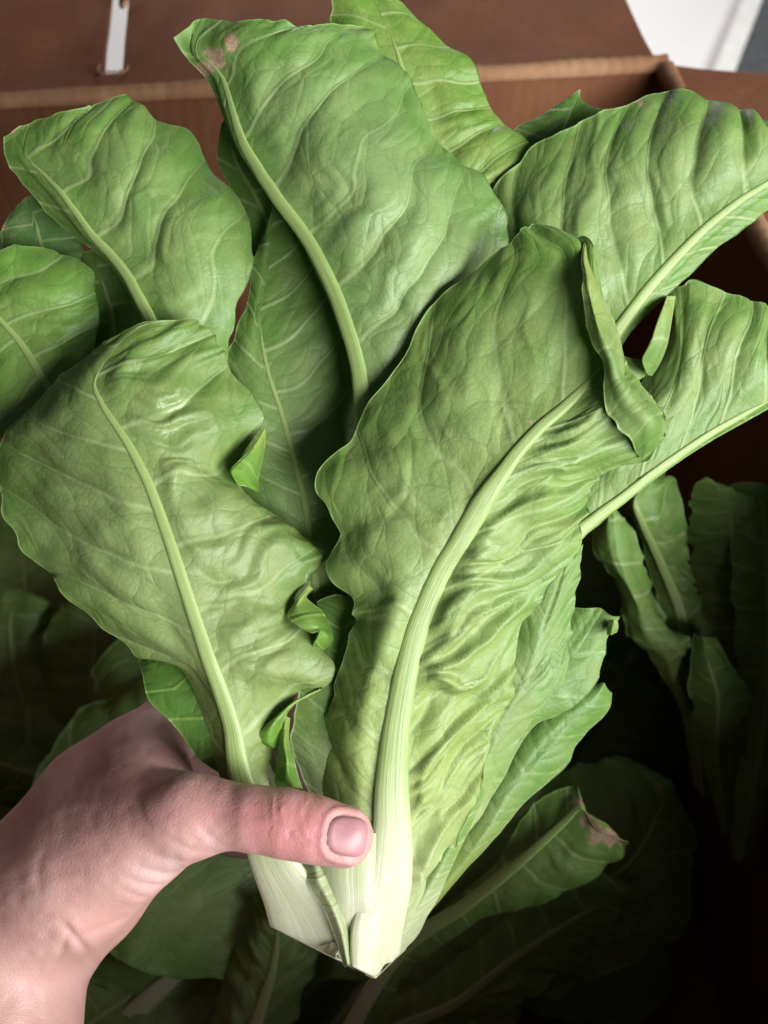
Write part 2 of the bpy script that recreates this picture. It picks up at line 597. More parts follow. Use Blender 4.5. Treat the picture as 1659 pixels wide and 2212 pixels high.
    for (su, sv_, sr, sk) in spots:
        wob = 1 + 0.5 * noise(pu / 14.0, pv / 14.0, seed + 11)
        spot = np.maximum(spot, sk * (1 - sstep(0.55, 1.0, np.hypot(pu - su, pv - sv_) / (sr * wob))))
    wetm = np.zeros_like(A)
    for (su, sv_, ru, rv) in wet:
        wetm = np.maximum(wetm, 1 - sstep(0.5, 1.1, np.hypot((pu - su) / ru, (pv - sv_) / rv) + 0.4 * noise(pu / 22.0, pv / 60.0, seed + 12)))
    wh = 1 - sstep(white[0], white[1], A) if white[1] > 0 else np.zeros_like(A)
    wh = wh * (1 - 0.35 * sstep(0.0, 3.0, aW))
    vein = np.stack([phi, W, e], axis=2)
    tone = np.stack([A / max(A1[-1], 1e-6), wh, spot], axis=2)
    wear = np.stack([wetm, np.full_like(A, seed * 3.7), np.full_like(A, sec) * sstep(0.05, 0.5, half)], axis=2)
    # two faces joined round the rim
    idx = np.arange(nt_ * ns_).reshape(nt_, ns_)
    q = np.stack([idx[:-1, :-1], idx[1:, :-1], idx[1:, 1:], idx[:-1, 1:]], axis=2).reshape(-1, 4)
    if sgn < 0:
        q = q[:, ::-1]
    nV = nt_ * ns_
    ring = np.concatenate([idx[:, 0], idx[-1, 1:], idx[::-1, -1][1:], idx[0, ::-1][1:]])
    rq = np.stack([ring[:-1], ring[:-1] + nV, ring[1:] + nV, ring[1:]], axis=1)
    if sgn > 0:
        rq = rq[:, ::-1]
    Ff = np.concatenate([q, q[:, ::-1] + nV, rq])
    thk = (th * (0.6 + 0.4 * sstep(0, 0.5, e)))[..., None] / 2
    V = np.concatenate([(S + N * thk).reshape(-1, 3), (S - N * thk).reshape(-1, 3)])
    mat_idx = np.concatenate([np.zeros(len(q)), np.ones(len(q)), np.zeros(len(rq))])
    at = {k: np.concatenate([v.reshape(-1, 3)] * 2) for k, v in (("vein", vein), ("tone", tone), ("wear", wear), ("flat", np.stack([fx_, fy_, np.full_like(A, seed * 3.7)], axis=2)),
                                                                ("hue", np.ones_like(A)[..., None] * np.array(hue, float)))}
    mats = [M['inner'], M['outer']] if flip else [M['outer'], M['inner']]
    o = mesh_np(name, V, Ff, mats, parent, mat_idx, at)
    if rib:
        rt = np.linspace(0, rib_end * (nr - 1), max(24, int(rib_end * A1[-1] / 0.12)))
        ii = np.clip(np.searchsorted(ts, rt), 0, nt_ - 1)
        def samp(X):
            return np.stack([np.interp(rt, ts, X[:, k]) for k in range(3)], axis=1)
        c = samp(S[:, mj])
        nn = samp(N[:, mj])
        nn /= np.linalg.norm(nn, axis=1, keepdims=True)
        tg = np.gradient(c, axis=0)
        tg /= np.linalg.norm(tg, axis=1, keepdims=True) + 1e-12
        bb = np.cross(tg, nn)
        wd = np.interp(np.linspace(0, 1, len(rt)), np.linspace(0, 1, len(rib)), rib) * PXM * np.interp(rt / (nr - 1), [0, 0.15, 0.3], [0.86, 0.86, 0.76]) * (1 - sstep(0.88, 1.0, np.linspace(0, 1, len(rt))) * 0.75)
        K = 18
        an = np.linspace(0, 2 * math.pi, K, endpoint=False)
        prof_x = np.cos(an) * 0.5
        al = np.interp(rt, ts, A1)
        sn = np.sin(an)
        groove = 1 + 0.07 * np.cos(an * 6.0)
        hh = np.where(sn > 0, rib_h * sn ** 0.8 if False else rib_h * np.sign(sn) * np.abs(sn) ** 0.8, 0.16 * sn) * groove
        X = c[:, None] + bb[:, None] * (wd[:, None] * prof_x)[..., None] + nn[:, None] * (np.minimum(wd, 0.0075 + 0.12 * wd)[:, None] * hh)[..., None]
        X = X + nn[:, None] * 0.0002
        if cut:
            X = trim(X)
        n1, n2 = X.shape[:2]
        id2 = np.arange(n1 * n2).reshape(n1, n2)
        nx = np.roll(id2, -1, axis=1)
        qq = np.stack([id2[:-1], nx[:-1], nx[1:], id2[1:]], axis=2).reshape(-1, 4)
        # end caps
        V2 = np.concatenate([X.reshape(-1, 3), X[0].mean(0)[None], X[-1].mean(0)[None]])
        cap = [[id2[0, (k + 1) % K], id2[0, k], n1 * n2, n1 * n2] for k in range(K)]
        cap += [[id2[-1, k], id2[-1, (k + 1) % K], n1 * n2 + 1, n1 * n2 + 1] for k in range(K)]
        me_at = np.zeros((n1, n2, 3))
        me_at[..., 0] = prof_x[None]
        me_at[..., 1] = al[:, None]
        me_at[..., 2] = (1 - sstep(rib_white[0], rib_white[1], al))[:, None] if rib_white[1] > 0 else 0
        at2 = np.concatenate([me_at.reshape(-1, 3), me_at[0, :1], me_at[-1, :1]])
        mesh_np("midrib", V2, qq, [M['rib']], o, None, {"rib": at2})
    return o


def control(rows, dz, bulge=0.0):
    """pixel rows + depth columns (cm) -> world control net with bulged in-between columns"""
    nr, nc = len(rows), len(rows[0])
    a = np.zeros((nr, nc, 3))
    for i, r in enumerate(rows):
        for j, p in enumerate(r):
            a[i, j, 0], a[i, j, 1] = p[0], p[1]
            d = dz[j]
            a[i, j, 2] = np.interp(i / (nr - 1), np.linspace(0, 1, len(d)), d)
            if len(p) > 2:
                a[i, j, 2] = p[2]
    out = np.zeros((nr, 2 * nc - 1, 3))
    out[:, ::2] = a
    bl = bulge if isinstance(bulge, (list, tuple)) else [bulge] * (nc - 1)
    for j in range(nc - 1):
        m = (a[:, j] + a[:, j + 1]) / 2
        dist = np.hypot(a[:, j, 0] - a[:, j + 1, 0], a[:, j, 1] - a[:, j + 1, 1]) / 300.0
        m[:, 2] += bl[j] * np.minimum(dist, 1.5)
        out[:, 2 * j + 1] = m
    return Parr(out)


# ------------------------------------------------------------------ floor, mat and cardboard box
def box_mesh(name, lo, hi, mat, parent=None, bevel=0.0008):
    bm = bmesh.new()
    bmesh.ops.create_cube(bm, size=1.0)
    for v in bm.verts:
        v.co = Vector([lo[k] + (v.co[k] + 0.5) * (hi[k] - lo[k]) for k in range(3)])
    if bevel:
        bmesh.ops.bevel(bm, geom=bm.edges[:], offset=bevel, segments=2, affect='EDGES', profile=0.6)
    me = bpy.data.meshes.new(name)
    bm.to_mesh(me)
    bm.free()
    me.materials.append(mat)
    for p in me.polygons:
        p.use_smooth = False
    o = bpy.data.objects.new(name, me)
    COL.objects.link(o)
    if parent is not None:
        o.parent = parent
    return o


fl = box_mesh("floor", (-4, -4, -0.05), (4, 4, 0.0), M['floor'], bevel=0)
fl["kind"] = "structure"

RIM = 0.325
corner = ray_to_z(1427, 131, RIM)
YAW = math.radians(6.4)
BX, BY, TH = 0.44, 0.48, 0.005

box = empty("cardboard_box", (corner[0], corner[1], 0.0))
box.rotation_euler = (0, 0, YAW)
tag(box, "open brown cardboard box full of lettuce with its flaps folded out", "box")
# local frame: inner far right corner is the origin, the box reaches to -x and -y
E = 0.0035


def wavy_slab(name, o0, ex, ey, nrm, lx, ly, thick, mat, parent, seed, amp=0.0012, hole=None, step=0.006):
    """board lx by ly with slight warp, o0 origin, ex/ey unit vectors, nrm thickness direction; hole = (x0,x1,y0,y1)"""
    o0, ex, ey, nrm = (np.array(q, float) for q in (o0, ex, ey, nrm))
    xs = np.linspace(0, lx, int(lx / step) + 2)
    ys = np.linspace(0, ly, int(ly / step) + 2)
    if hole:
        xs = np.unique(np.concatenate([xs[(np.abs(xs - hole[0]) > 0.002) & (np.abs(xs - hole[1]) > 0.002)], hole[:2]]))
        ys = np.unique(np.concatenate([ys[(np.abs(ys - hole[2]) > 0.002) & (np.abs(ys - hole[3]) > 0.002)], hole[2:]]))
    X, Y = np.meshgrid(xs, ys, indexing='ij')
    fade = sstep(0, 0.03, Y)
    Z = amp * fade * (noise(X * 14, Y * 14, seed) + 0.35 * noise(X * 45, Y * 45, seed + 1))
    top = o0 + X[..., None] * ex + Y[..., None] * ey + Z[..., None] * nrm
    bot = top - thick * nrm
    idx = np.arange(X.size).reshape(X.shape)
    keep = np.ones((len(xs) - 1, len(ys) - 1), bool)
    if hole:
        cx, cy = (xs[1:] + xs[:-1]) / 2, (ys[1:] + ys[:-1]) / 2
        keep = ~(((cx > hole[0]) & (cx < hole[1]))[:, None] & ((cy > hole[2]) & (cy < hole[3]))[None])
    q = np.stack([idx[:-1, :-1], idx[1:, :-1], idx[1:, 1:], idx[:-1, 1:]], axis=2)[keep]
    n = X.size
    from collections import Counter
    ed = {}
    for f in q.tolist():
        for k in range(4):
            a, b_ = f[k], f[(k + 1) % 4]
            if (b_, a) in ed:
                del ed[(b_, a)]
            else:
                ed[(a, b_)] = 1
    side = np.array([[b_, a, a + n, b_ + n] for a, b_ in ed])
    F = np.concatenate([q, q[:, ::-1] + n, side])
    if np.dot(np.cross(ex, ey), nrm) < 0:
        F = F[:, ::-1]
    V = np.concatenate([top.reshape(-1, 3), bot.reshape(-1, 3)])
    o = mesh_np(name, V, F, [mat], None, None, None, smooth=False)
    if parent is not None:
        o.parent = parent
    return o


def crease_bar(name, p0, p1, out, parent, r=0.0046, seed=3):
    """worn rounded fold between wall and flap: crushed board bent over the rim"""
    p0, p1, out = (np.array(q, float) for q in (p0, p1, out))
    L = np.linalg.norm(p1 - p0)
    ax = (p1 - p0) / L
    n = int(L / 0.0018)
    t = np.linspace(0, L, n)
    an = np.linspace(-0.35, math.pi * 0.62, 11)          # from down the inner wall over to the flap
    up = np.array([0, 0, 1.0])
    bump = 0.00022 * np.sin(t * 2 * math.pi / 0.0065 + 1.2 * noise(t * 60, t * 0, seed)) * (0.5 + 0.5 * noise(t * 25, t * 0 + 3, seed)) + 0.0008 * noise(t * 30, t * 0 + 8, seed)
    V = []
    for a in an:
        d = -out * math.cos(a) + up * math.sin(a)
        rr = r + bump * (0.4 + 0.6 * math.sin(max(0, a)))
        V.append(p0 + out * r * 0.55 - up * r * 0.72 + ax * t[:, None] + d * rr[:, None])
    V = np.array(V)
    k, m = V.shape[:2]
    idx = np.arange(k * m).reshape(k, m)
    q = np.stack([idx[:-1, :-1], idx[1:, :-1], idx[1:, 1:], idx[:-1, 1:]], axis=2).reshape(-1, 4)
    base = np.concatenate([[p0 + out * r - up * r * 1.2], [p1 + out * r - up * r * 1.2]])
    V2 = np.concatenate([V.reshape(-1, 3), base])
    extra = []
    nb = k * m
    for j in range(k - 1):
        extra.append([idx[j, 0], idx[j + 1, 0], nb, nb])
        extra.append([idx[j + 1, -1], idx[j, -1], nb + 1, nb + 1])
    o = mesh_np(name, V2, q, [M['crease']], None)
    o.parent = parent
    return o


H = RIM - 0.004
wavy_slab("wall", (-BX, 0, 0.004), (1, 0, 0), (0, 0, 1), (0, -1, 0), BX + 0.0045, H - 0.004, TH, M['card'], box, 21)
wavy_slab("wall", (0, -BY, 0.004), (0, 1, 0), (0, 0, 1), (-1, 0, 0), BY - 0.0005, H - 0.004, TH, M['card_y'], box, 22)
wavy_slab("wall", (-BX, -BY, 0.004), (0, 1, 0), (0, 0, 1), (1, 0, 0), BY - 0.0005, H - 0.004, TH, M['card_y'], box, 23)
wavy_slab("wall", (-BX, -BY, 0.004), (1, 0, 0), (0, 0, 1), (0, 1, 0), BX, H - 0.004, TH, M['card'], box, 24)
box_mesh("bottom", (-BX - TH, -BY - TH, 0.0), (TH, TH, 0.0038), M['card'], box, 0)


def local(p):
    q = np.array(p) - np.array([corner[0], corner[1], 0])
    c, s = math.cos(-YAW), math.sin(-YAW)
    return np.array([c * q[0] - s * q[1], s * q[0] + c * q[1], q[2]])


# slot in the back flap, found on the flap's plane
s0, s1 = local(ray_to_z(221, 165, RIM)), local(ray_to_z(264, 165, RIM))
sl = (s0[0] + BX, s1[0] + BX, max(0.006, (s0[1] + s1[1]) / 2), 0.125)
wavy_slab("flap", (-BX, 0.002, RIM), (1, 0, 0), (0, 0.9994, 0.035), (0, -0.035, 0.9994), BX - 0.002, 0.17, 0.004, M['flap'], box, 31, amp=0.0022, hole=sl)
rd = math.radians(-9)
wavy_slab("flap", (0.003, -BY, RIM), (math.cos(rd), 0, math.sin(rd)), (0, 1, 0), (-math.sin(rd), 0, math.cos(rd)), 0.17, BY - 0.004, 0.004, M['flap'], box, 32, amp=0.0018)
wavy_slab("flap", (-BX - 0.003, -BY, RIM), (-math.cos(rd), 0, math.sin(rd)), (0, 1, 0), (math.sin(rd), 0, math.cos(rd)), 0.17, BY - 0.004, 0.004, M['flap'], box, 33)
wavy_slab("flap", (-BX, -BY - 0.002, RIM), (1, 0, 0), (0, -math.cos(0.5), -math.sin(0.5)), (0, -math.sin(0.5), math.cos(0.5)), BX - 0.002, 0.17, 0.004, M['flap'], box, 34)
crease_bar("crease", (-BX, 0, RIM), (0.004, 0, RIM), (0, 1, 0), box, seed=3)
crease_bar("crease", (0, -0.004, RIM), (0, -BY, RIM), (1, 0, 0), box, seed=4)
crease_bar("crease", (-BX, -BY, RIM), (-BX, -0.004, RIM), (-1, 0, 0), box, seed=5)
crease_bar("crease", (-0.002, -BY, RIM), (-BX, -BY, RIM), (0, -1, 0), box, seed=6)

# torn paper fibres round the slot
rng = random.Random(4)


def fibre(pts, wdt, parent):
    pts = catmull(np.array(pts, float), np.linspace(0, len(pts) - 1, 12))
    tg = np.gradient(pts, axis=0)
    tg /= np.linalg.norm(tg, axis=1, keepdims=True)
    sd = np.cross(tg, [0, 0, 1.0])
    wd = wdt * np.sin(np.linspace(0.5, math.pi - 0.05, 12))[:, None]
    V = np.concatenate([pts + sd * wd, pts - sd * wd + [0, 0, 0.0003], pts - [0, 0, 0.0004]])
    F = []
    for i in range(11):
        for a, b_ in ((0, 12), (12, 24), (24, 0)):
            F.append([a + i, b_ + i, b_ + i + 1, a + i + 1])
    o = mesh_np("paper_tear", V, np.array(F), [M['crease']], None)
    o.parent = parent
    return o


x0, x1, y0 = sl[0] - BX, sl[1] - BX, sl[2]
zf = RIM + 0.0012
for k in range(9):
    bx_ = x0 + (x1 - x0) * (k + 0.2) / 8.5
    a = (k - 4) / 4.5
    fibre([(bx_, y0 - 0.0008, zf), (bx_ + a * 0.0012, y0 + 0.0006, zf + 0.0008), (bx_ + a * 0.003 + rng.uniform(-.001, .001), y0 + rng.uniform(0.0008, 0.0022), zf + 0.0006)], 0.0005, box)
fibre([(x0 - 0.001, y0 + 0.001, zf), (x0 - 0.002, y0 + 0.006, zf + 0.0006), (x0 - 0.0008, y0 + 0.010, zf)], 0.0007, box)
fibre([(x1 + 0.0005, y0, zf), (x1 + 0.0025, y0 + 0.003, zf + 0.0012), (x1 + 0.002, y0 + 0.007, zf + 0.001)], 0.0009, box)
tear = local(ray_to_z(268, 22, RIM))
fibre([(tear[0] - 0.0005, tear[1] - 0.003, zf + 0.001), (tear[0] + 0.0018, tear[1] + 0.004, zf + 0.004), (tear[0] + 0.010, tear[1] + 0.010, zf + 0.005)], 0.0028, box)
fibre([(tear[0] + 0.001, tear[1] + 0.001, zf + 0.003), (tear[0] + 0.006, tear[1] + 0.006, zf + 0.006), (tear[0] + 0.014, tear[1] + 0.010, zf + 0.004)], 0.0018, box)

# dark mat on the floor past the box corner
g0, g1 = ray_to_z(1600, 128, 0.0), ray_to_z(1649, 0, 0.0)
dv_ = (g1 - g0) / np.linalg.norm(g1 - g0)
nv_ = np.array([dv_[1], -dv_[0], 0])
matroot = empty("floor_mat", g0)
tag(matroot, "dark grey mat with a pale border lying on the floor outside the box", "mat")
ang = math.atan2(dv_[1], dv_[0])
matroot.rotation_euler = (0, 0, ang)
box_mesh("mat_field", (-0.5, -0.9, 0.0), (0.9, 0.0, 0.008), M['mat'], matroot, 0.002)
box_mesh("mat_border", (-0.5, 0.0005, 0.0), (0.9, 0.022, 0.009), M['trim'], matroot, 0.002)
# ------------------------------------------------------------------ the lettuce in the hand
held = empty("lettuce", P(800, 2080, 1.0))
tag(held, "large romaine lettuce held up in the hand, leaves fanned and cut base white", "lettuce")

LV = {}
# front centre leaf with the long thick rib
LV['front'] = leaf("leaf", held, control([
    [(755, 2120), (785, 2120), (808, 2120), (840, 2110)],
    [(735, 2000), (780, 2005), (815, 2005), (880, 2000)],
    [(715, 1900), (780, 1905), (838, 1900), (950, 1905)],
    [(700, 1780), (775, 1785), (846, 1790), (990, 1800)],
    [(690, 1680), (770, 1685), (846, 1690), (1028, 1670)],
    [(705, 1570), (780, 1570), (856, 1570), (1075, 1555)],
    [(735, 1460), (805, 1450), (879, 1440), (1112, 1465)],
    [(785, 1350), (845, 1345), (905, 1345), (1138, 1340)],
    [(768, 1290), (860, 1255), (950, 1240), (1190, 1250)],
    [(714, 1230), (860, 1185), (990, 1175), (1246, 1200)],
    [(740, 1158), (880, 1110), (1030, 1105), (1264, 1145)],
    [(704, 1090), (880, 1060), (1058, 1060), (1275, 1095)],
    [(686, 1040), (885, 1010), (1085, 1022), (1282, 1055)],
    [(752, 970), (930, 950), (1115, 980), (1305, 1025)],
    [(795, 872), (980, 875), (1165, 925), (1385, 985)],
    [(870, 762), (1045, 800), (1213, 884), (1425, 930)],
    [(927, 668), (1090, 730), (1250, 848), (1395, 868)],
    [(1006, 598), (1150, 640), (1285, 808), (1352, 815)],
    [(1085, 530), (1205, 572), (1318, 758), (1340, 745)],
    [(1163, 500), (1262, 524), (1303, 640), (1330, 715)]],
    [[-1.0, -1.2, -1.4, -1.2, -1.0, -0.9], [-1.7, -2.2, -2.4, -2.3, -1.9, -1.5], [-1.9, -2.15, -2.3, -2.6, -2.2, -1.6], [-1.0, -1.1, -1.3, -1.5, -1.5, -1.3]],
    [-0.25, -0.1, -0.5]), 4, rib=[135, 138, 116, 94, 82, 70, 66, 62, 60, 60, 58, 46, 38, 34, 30, 26, 22, 17], rib_end=0.93, sp=1.75, slope=0.85, amp=1.35,
    crumple=1.2, white=(0.5, 6.5), rib_white=(2.2, 6.8), cut=True, crk=(0.45, 2.2), hue=(1.09, 1.07, 1.0), seed=3, spots=[(1146, 912, 7, 0.7), (757, 985, 8, 0.8)], spacing=0.00072)

# margin of that leaf folded over towards the viewer
leaf("folded_margin", LV['front'], control([
    [(1262, 523), (1265, 523), (1267, 524)],
    [(1254, 563), (1262, 562), (1276, 560)],
    [(1252, 610), (1270, 608), (1292, 606)],
    [(1254, 655), (1280, 652), (1308, 654)],
    [(1270, 732), (1300, 725), (1336, 724)],
    [(1295, 773), (1320, 775), (1346, 782)],
    [(1308, 816), (1330, 816), (1352, 818)],
    [(1318, 885), (1360, 868), (1398, 848)],
    [(1354, 936), (1400, 910), (1438, 925)],
    [(1372, 972), (1400, 960), (1423, 960)],
    [(1384, 990), (1389, 991), (1393, 991)]],
    [[-1.6, -2.5, -2.6, -2.6, -2.5, -1.8], [-1.6, -2.6, -2.9, -2.9, -2.7, -1.8], [-1.5, -1.6, -1.7, -1.7, -1.7, -1.6]], 0.0),
    4, amp=0.4, ruffle=0.5, jag=0.6, crumple=0.6, seed=5, sec=0.5, spacing=0.0007, flip=False)

# front left leaf
LV['left'] = leaf("leaf", held, control([
    [(640, 2080), (700, 2095), (760, 2105)],
    [(592, 1950), (645, 1962), (700, 1960)],
    [(540, 1830), (585, 1850), (650, 1850)],
    [(480, 1690), (523, 1690), (580, 1690)],
    [(440, 1570), (501, 1570), (590, 1630)],
    [(400, 1468), (472, 1480), (640, 1500)],
    [(310, 1432), (452, 1428), (712, 1470)],
    [(240, 1368), (430, 1363), (705, 1400)],
    [(152, 1300), (405, 1288), (655, 1310)],
    [(100, 1250), (378, 1205), (680, 1245)],
    [(58, 1208), (350, 1123), (697, 1190)],
    [(14, 1120), (320, 1043), (612, 1100)],
    [(-18, 1020), (282, 968), (520, 1030)],
    [(-10, 925), (248, 915), (570, 925)],
    [(65, 855), (220, 872), (548, 850)],
    [(128, 817), (205, 825), (505, 793)],
    [(165, 793), (240, 765), (478, 745)],
    [(200, 768), (310, 694), (422, 692)]],
    [[-1.2, -1.6, -2.0, -1.9, -1.2, -0.8, -0.8], [-1.5, -2.2, -2.6, -2.6, -2.4, -2.0, -1.4], [-1.4, -1.8, -1.6, -1.2, -0.8, -0.9, -0.8]],
    [-0.35, -0.35]), 2, rib=[210, 165, 112, 60, 44, 42, 40, 36, 34, 32, 29, 26, 22, 18, 14, 10, 5], rib_end=0.95, sp=1.75, slope=0.55, amp=1.1, crumple=1.1,
    white=(0.5, 6.0), rib_white=(2.5, 5.5), cut=True, crk=(0.35, 1.0), hue=(0.96, 0.90, 0.90), seed=11, spots=[(638, 1130, 9, 1.0), (580, 1120, 6, 0.8)],
    wet=[(365, 900, 45, 120), (330, 980, 40, 40)], spacing=0.00072)
# curls along its right margin
leaf("curled_margin", LV['left'], control([
    [(571, 926), (572, 928), (573, 930)],
    [(540, 975), (556, 972), (571, 975)],
    [(500, 1016), (530, 1018), (563, 1030)],
    [(512, 1045), (535, 1052), (557, 1064)]],
    [[-0.9, -1.5, -1.5, -1.0], [-0.9, -1.2, -1.1, -0.8], [-0.9, -0.6, -0.4, -0.5]], 0), 0, amp=0.3, ruffle=0.3, jag=0.3, seed=12, flip=True, spacing=0.0007)
leaf("curled_margin", LV['left'], control([
    [(668, 1262), (672, 1268), (676, 1272)],
    [(622, 1328), (640, 1310), (660, 1292)],
    [(640, 1352), (665, 1338), (690, 1322)],
    [(672, 1366), (690, 1358), (708, 1352)],
    [(690, 1362), (704, 1372), (716, 1378)],
    [(684, 1380), (696, 1388), (708, 1394)],
    [(676, 1398), (686, 1406), (694, 1412)],
    [(698, 1440), (704, 1440), (709, 1438)]],
    [[-1.3, -2.0, -2.1, -1.9, -1.3], [-1.3, -1.9, -1.9, -1.7, -1.2], [-1.2, -1.3, -1.3, -1.2, -1.1]], 0), 0, amp=0.3, ruffle=0.5, jag=0.5, seed=13, flip=True, spacing=0.0007)
leaf("curled_margin", LV['left'], control([
    [(660, 1500), (690, 1490), (712, 1478)],
    [(600, 1545), (632, 1520), (655, 1500)],
    [(560, 1580), (590, 1565), (615, 1545)],
    [(540, 1592), (580, 1600), (606, 1580)],
    [(575, 1612), (592, 1616), (606, 1618)]],
    [[-1.5, -1.9, -1.9, -1.7], [-1.5, -2.1, -2.1, -1.7], [-1.3, -1.6, -1.6, -1.4]], 0), 0, amp=0.3, ruffle=0.6, jag=0.5, seed=14, flip=True, spacing=0.0007)
leaf("curled_margin", LV['left'], control([
    [(610, 1545), (618, 1548), (626, 1552)],
    [(604, 1600), (614, 1602), (624, 1598)],
    [(600, 1650), (620, 1640), (638, 1636)],
    [(592, 1690), (622, 1676), (644, 1668)],
    [(600, 1704), (632, 1698), (656, 1704)]],
    [[-1.4, -1.8, -1.9, -1.7], [-1.4, -2.1, -2.2, -1.9], [-1.3, -1.7, -1.8, -1.7]], 0), 0, amp=0.3, ruffle=0.6, jag=0.4, seed=15, flip=True, spacing=0.0007)

# tall leaf rising to the top with its rib along the near edge
LV['tall'] = leaf("leaf", held, control([
    [(780, 1900), (800, 1900), (830, 1900)],
    [(762, 1300), (778, 1300), (830, 1300)],
    [(766, 1050), (784, 1050), (830, 1050)],
    [(768, 930), (785, 925), (850, 900)],
    [(752, 780), (773, 790), (960, 800)],
    [(708, 640), (730, 650), (1060, 640)],
    [(650, 520), (672, 530), (1098, 516)],
    [(588, 428), (604, 435), (1064, 418)],
    [(545, 370), (562, 372), (1000, 343)],
    [(507, 312), (526, 310), (950, 288)],
    [(480, 245), (502, 240), (895, 200)],
    [(452, 178), (478, 165), (850, 138)],
    [(410, 132), (430, 105), (815, 80)],
    [(374, 90), (440, 45), (788, 50)]],
    [[0.2, 0.2, 0.0, 0.2, 0.4, 0.6, 0.4], [0.2, -0.4, -0.5, -0.3, -0.1, 0.2, 0.3], [0.2, 0.6, 0.8, 0.6, 0.6, 0.9, 1.0]],
    [0.0, -0.75]), 2, rib=[60, 58, 52, 48, 44, 42, 40, 38, 34, 28, 20, 12, 6], rib_end=0.93, sp=1.7, slope=0.75, amp=1.4, crumple=1.0, jag=0.8,
    white=(0.5, 4.0), rib_white=(3.0, 9.0), hue=(0.98, 1.02, 1.05), seed=21, spots=[(466, 126, 26, 1.2), (446, 150, 22, 1.2), (502, 95, 20, 1.4), (430, 166, 12, 0.9)], spacing=0.00075)

# leaf behind it, top right
LV['back_top'] = leaf("leaf", held, control([
    [(840, 1900), (850, 1900), (860, 1900)],
    [(850, 900), (900, 900), (950, 900)],
    [(800, 520), (960, 500), (1050, 430)],
    [(760, 380), (930, 390), (1135, 346)],
    [(740, 280), (900, 285), (1100, 285)],
    [(728, 190), (880, 190), (1066, 225)],
    [(720, 110), (855, 105), (1018, 140)],
    [(714, 40), (830, 45), (945, 72)],
    [(722, -25), (790, -40), (868, 5)]],
    [[1.5, 1.6, 1.8], [1.5, 1.5, 1.7], [1.6, 2.0, 1.9]], -0.4), 2, rib=[40, 34, 26, 18, 10], rib_end=0.8, sp=1.15, slope=0.3, amp=1.3, crumple=1.2, ruffle=0.8,
    hue=(1.06, 1.06, 0.75), seed=31, spacing=0.0009, rib_white=(3, 9))

# big leaf to the upper right, rib running out to the side
LV['right'] = leaf("leaf", held, control([
    [(860, 1960), (880, 1960), (900, 1960)],
    [(980, 1400), (1030, 1400), (1080, 1400)],
    [(1060, 950), (1200, 945), (1250, 950)],
    [(1060, 740), (1285, 790), (1310, 805)],
    [(1070, 530), (1340, 705), (1368, 712)],
    [(1060, 415), (1398, 626), (1432, 645)],
    [(1180, 305), (1460, 556), (1503, 583)],
    [(1290, 256), (1530, 487), (1578, 517)],
    [(1395, 216), (1600, 432), (1640, 472)],
    [(1480, 195), (1665, 390), (1700, 420)],
    [(1560, 222), (1700, 350), (1740, 370)],
    [(1640, 265), (1720, 300), (1745, 335)]],
    [[0.8, 1.2, 1.5, 1.4, 1.2], [0.5, 0.4, 0.5, 0.5, 0.9], [0.5, 0.6, 0.8, 0.9, 1.2]], [-0.55, 0.0]), 2,
    rib=[60, 55, 48, 40, 34, 30, 26, 22, 16, 10], rib_end=0.9, sp=1.6, slope=0.75, amp=1.6, crumple=1.1, ruffle=0.8,
    hue=(1.02, 1.02, 1.0), seed=41, spots=[(1384, 224, 9, 1.0)], spacing=0.00075, rib_white=(3, 10))

# lower right leaf, rib along its lower side
LV['low_right'] = leaf("leaf", held, control([
    [(870, 1980), (890, 1980), (910, 1980)],
    [(1080, 1420), (1110, 1430), (1130, 1440)],
    [(1180, 1180), (1225, 1185), (1238, 1195)],
    [(1240, 1040), (1285, 1120), (1298, 1130)],
    [(1310, 930), (1342, 1077), (1352, 1085)],
    [(1385, 815), (1402, 1029), (1412, 1037)],
    [(1440, 710), (1470, 980), (1480, 988)],
    [(1450, 640), (1540, 933), (1550, 944)],
    [(1490, 616), (1610, 893), (1620, 905)],
    [(1592, 630), (1680, 850), (1692, 862)],
    [(1680, 665), (1735, 770), (1750, 800)]],
    [[0.6, 1.0, 1.3, 1.2], [0.3, 0.5, 0.8, 1.0], [0.4, 0.6, 1.0, 1.2]], [-0.6, 0]), 2,
    rib=[50, 46, 40, 34, 30, 28, 24, 18, 10], rib_end=0.9, sp=1.5, slope=0.7, amp=1.5, crumple=1.1, ruffle=0.7, hue=(1.05, 1.03, 1.0), seed=51, spacing=0.00085, rib_white=(3, 12))
leaf("curled_margin", LV['low_right'], control([
    [(1440, 640), (1450, 640), (1458, 640)],
    [(1428, 668), (1440, 672), (1450, 690)],
    [(1406, 732), (1424, 738), (1440, 745)],
    [(1386, 774), (1405, 782), (1424, 785)],
    [(1394, 806), (1400, 812), (1408, 812)]],
    [[0.6, -0.1, -0.2, 0.3], [0.8, 0.2, 0.2, 0.5], [1.0, 0.9, 0.9, 1.0]], 0), 4, amp=0.3, ruffle=0.3, jag=0.3, seed=52, spacing=0.0008)
leaf("curled_margin", LV['low_right'], control([
    [(1340, 768), (1348, 790), (1352, 822)],
    [(1356, 772), (1366, 796), (1374, 824)],
    [(1376, 776), (1384, 796), (1388, 816)],
    [(1385, 780), (1392, 796), (1396, 810)]],
    [[0.8, 0.9, 1.0], [0.75, 0.85, 0.95], [0.8, 0.95, 1.05]], 0), 2, amp=0.3, ruffle=0.4, jag=0.8, seed=53, spacing=0.0008)

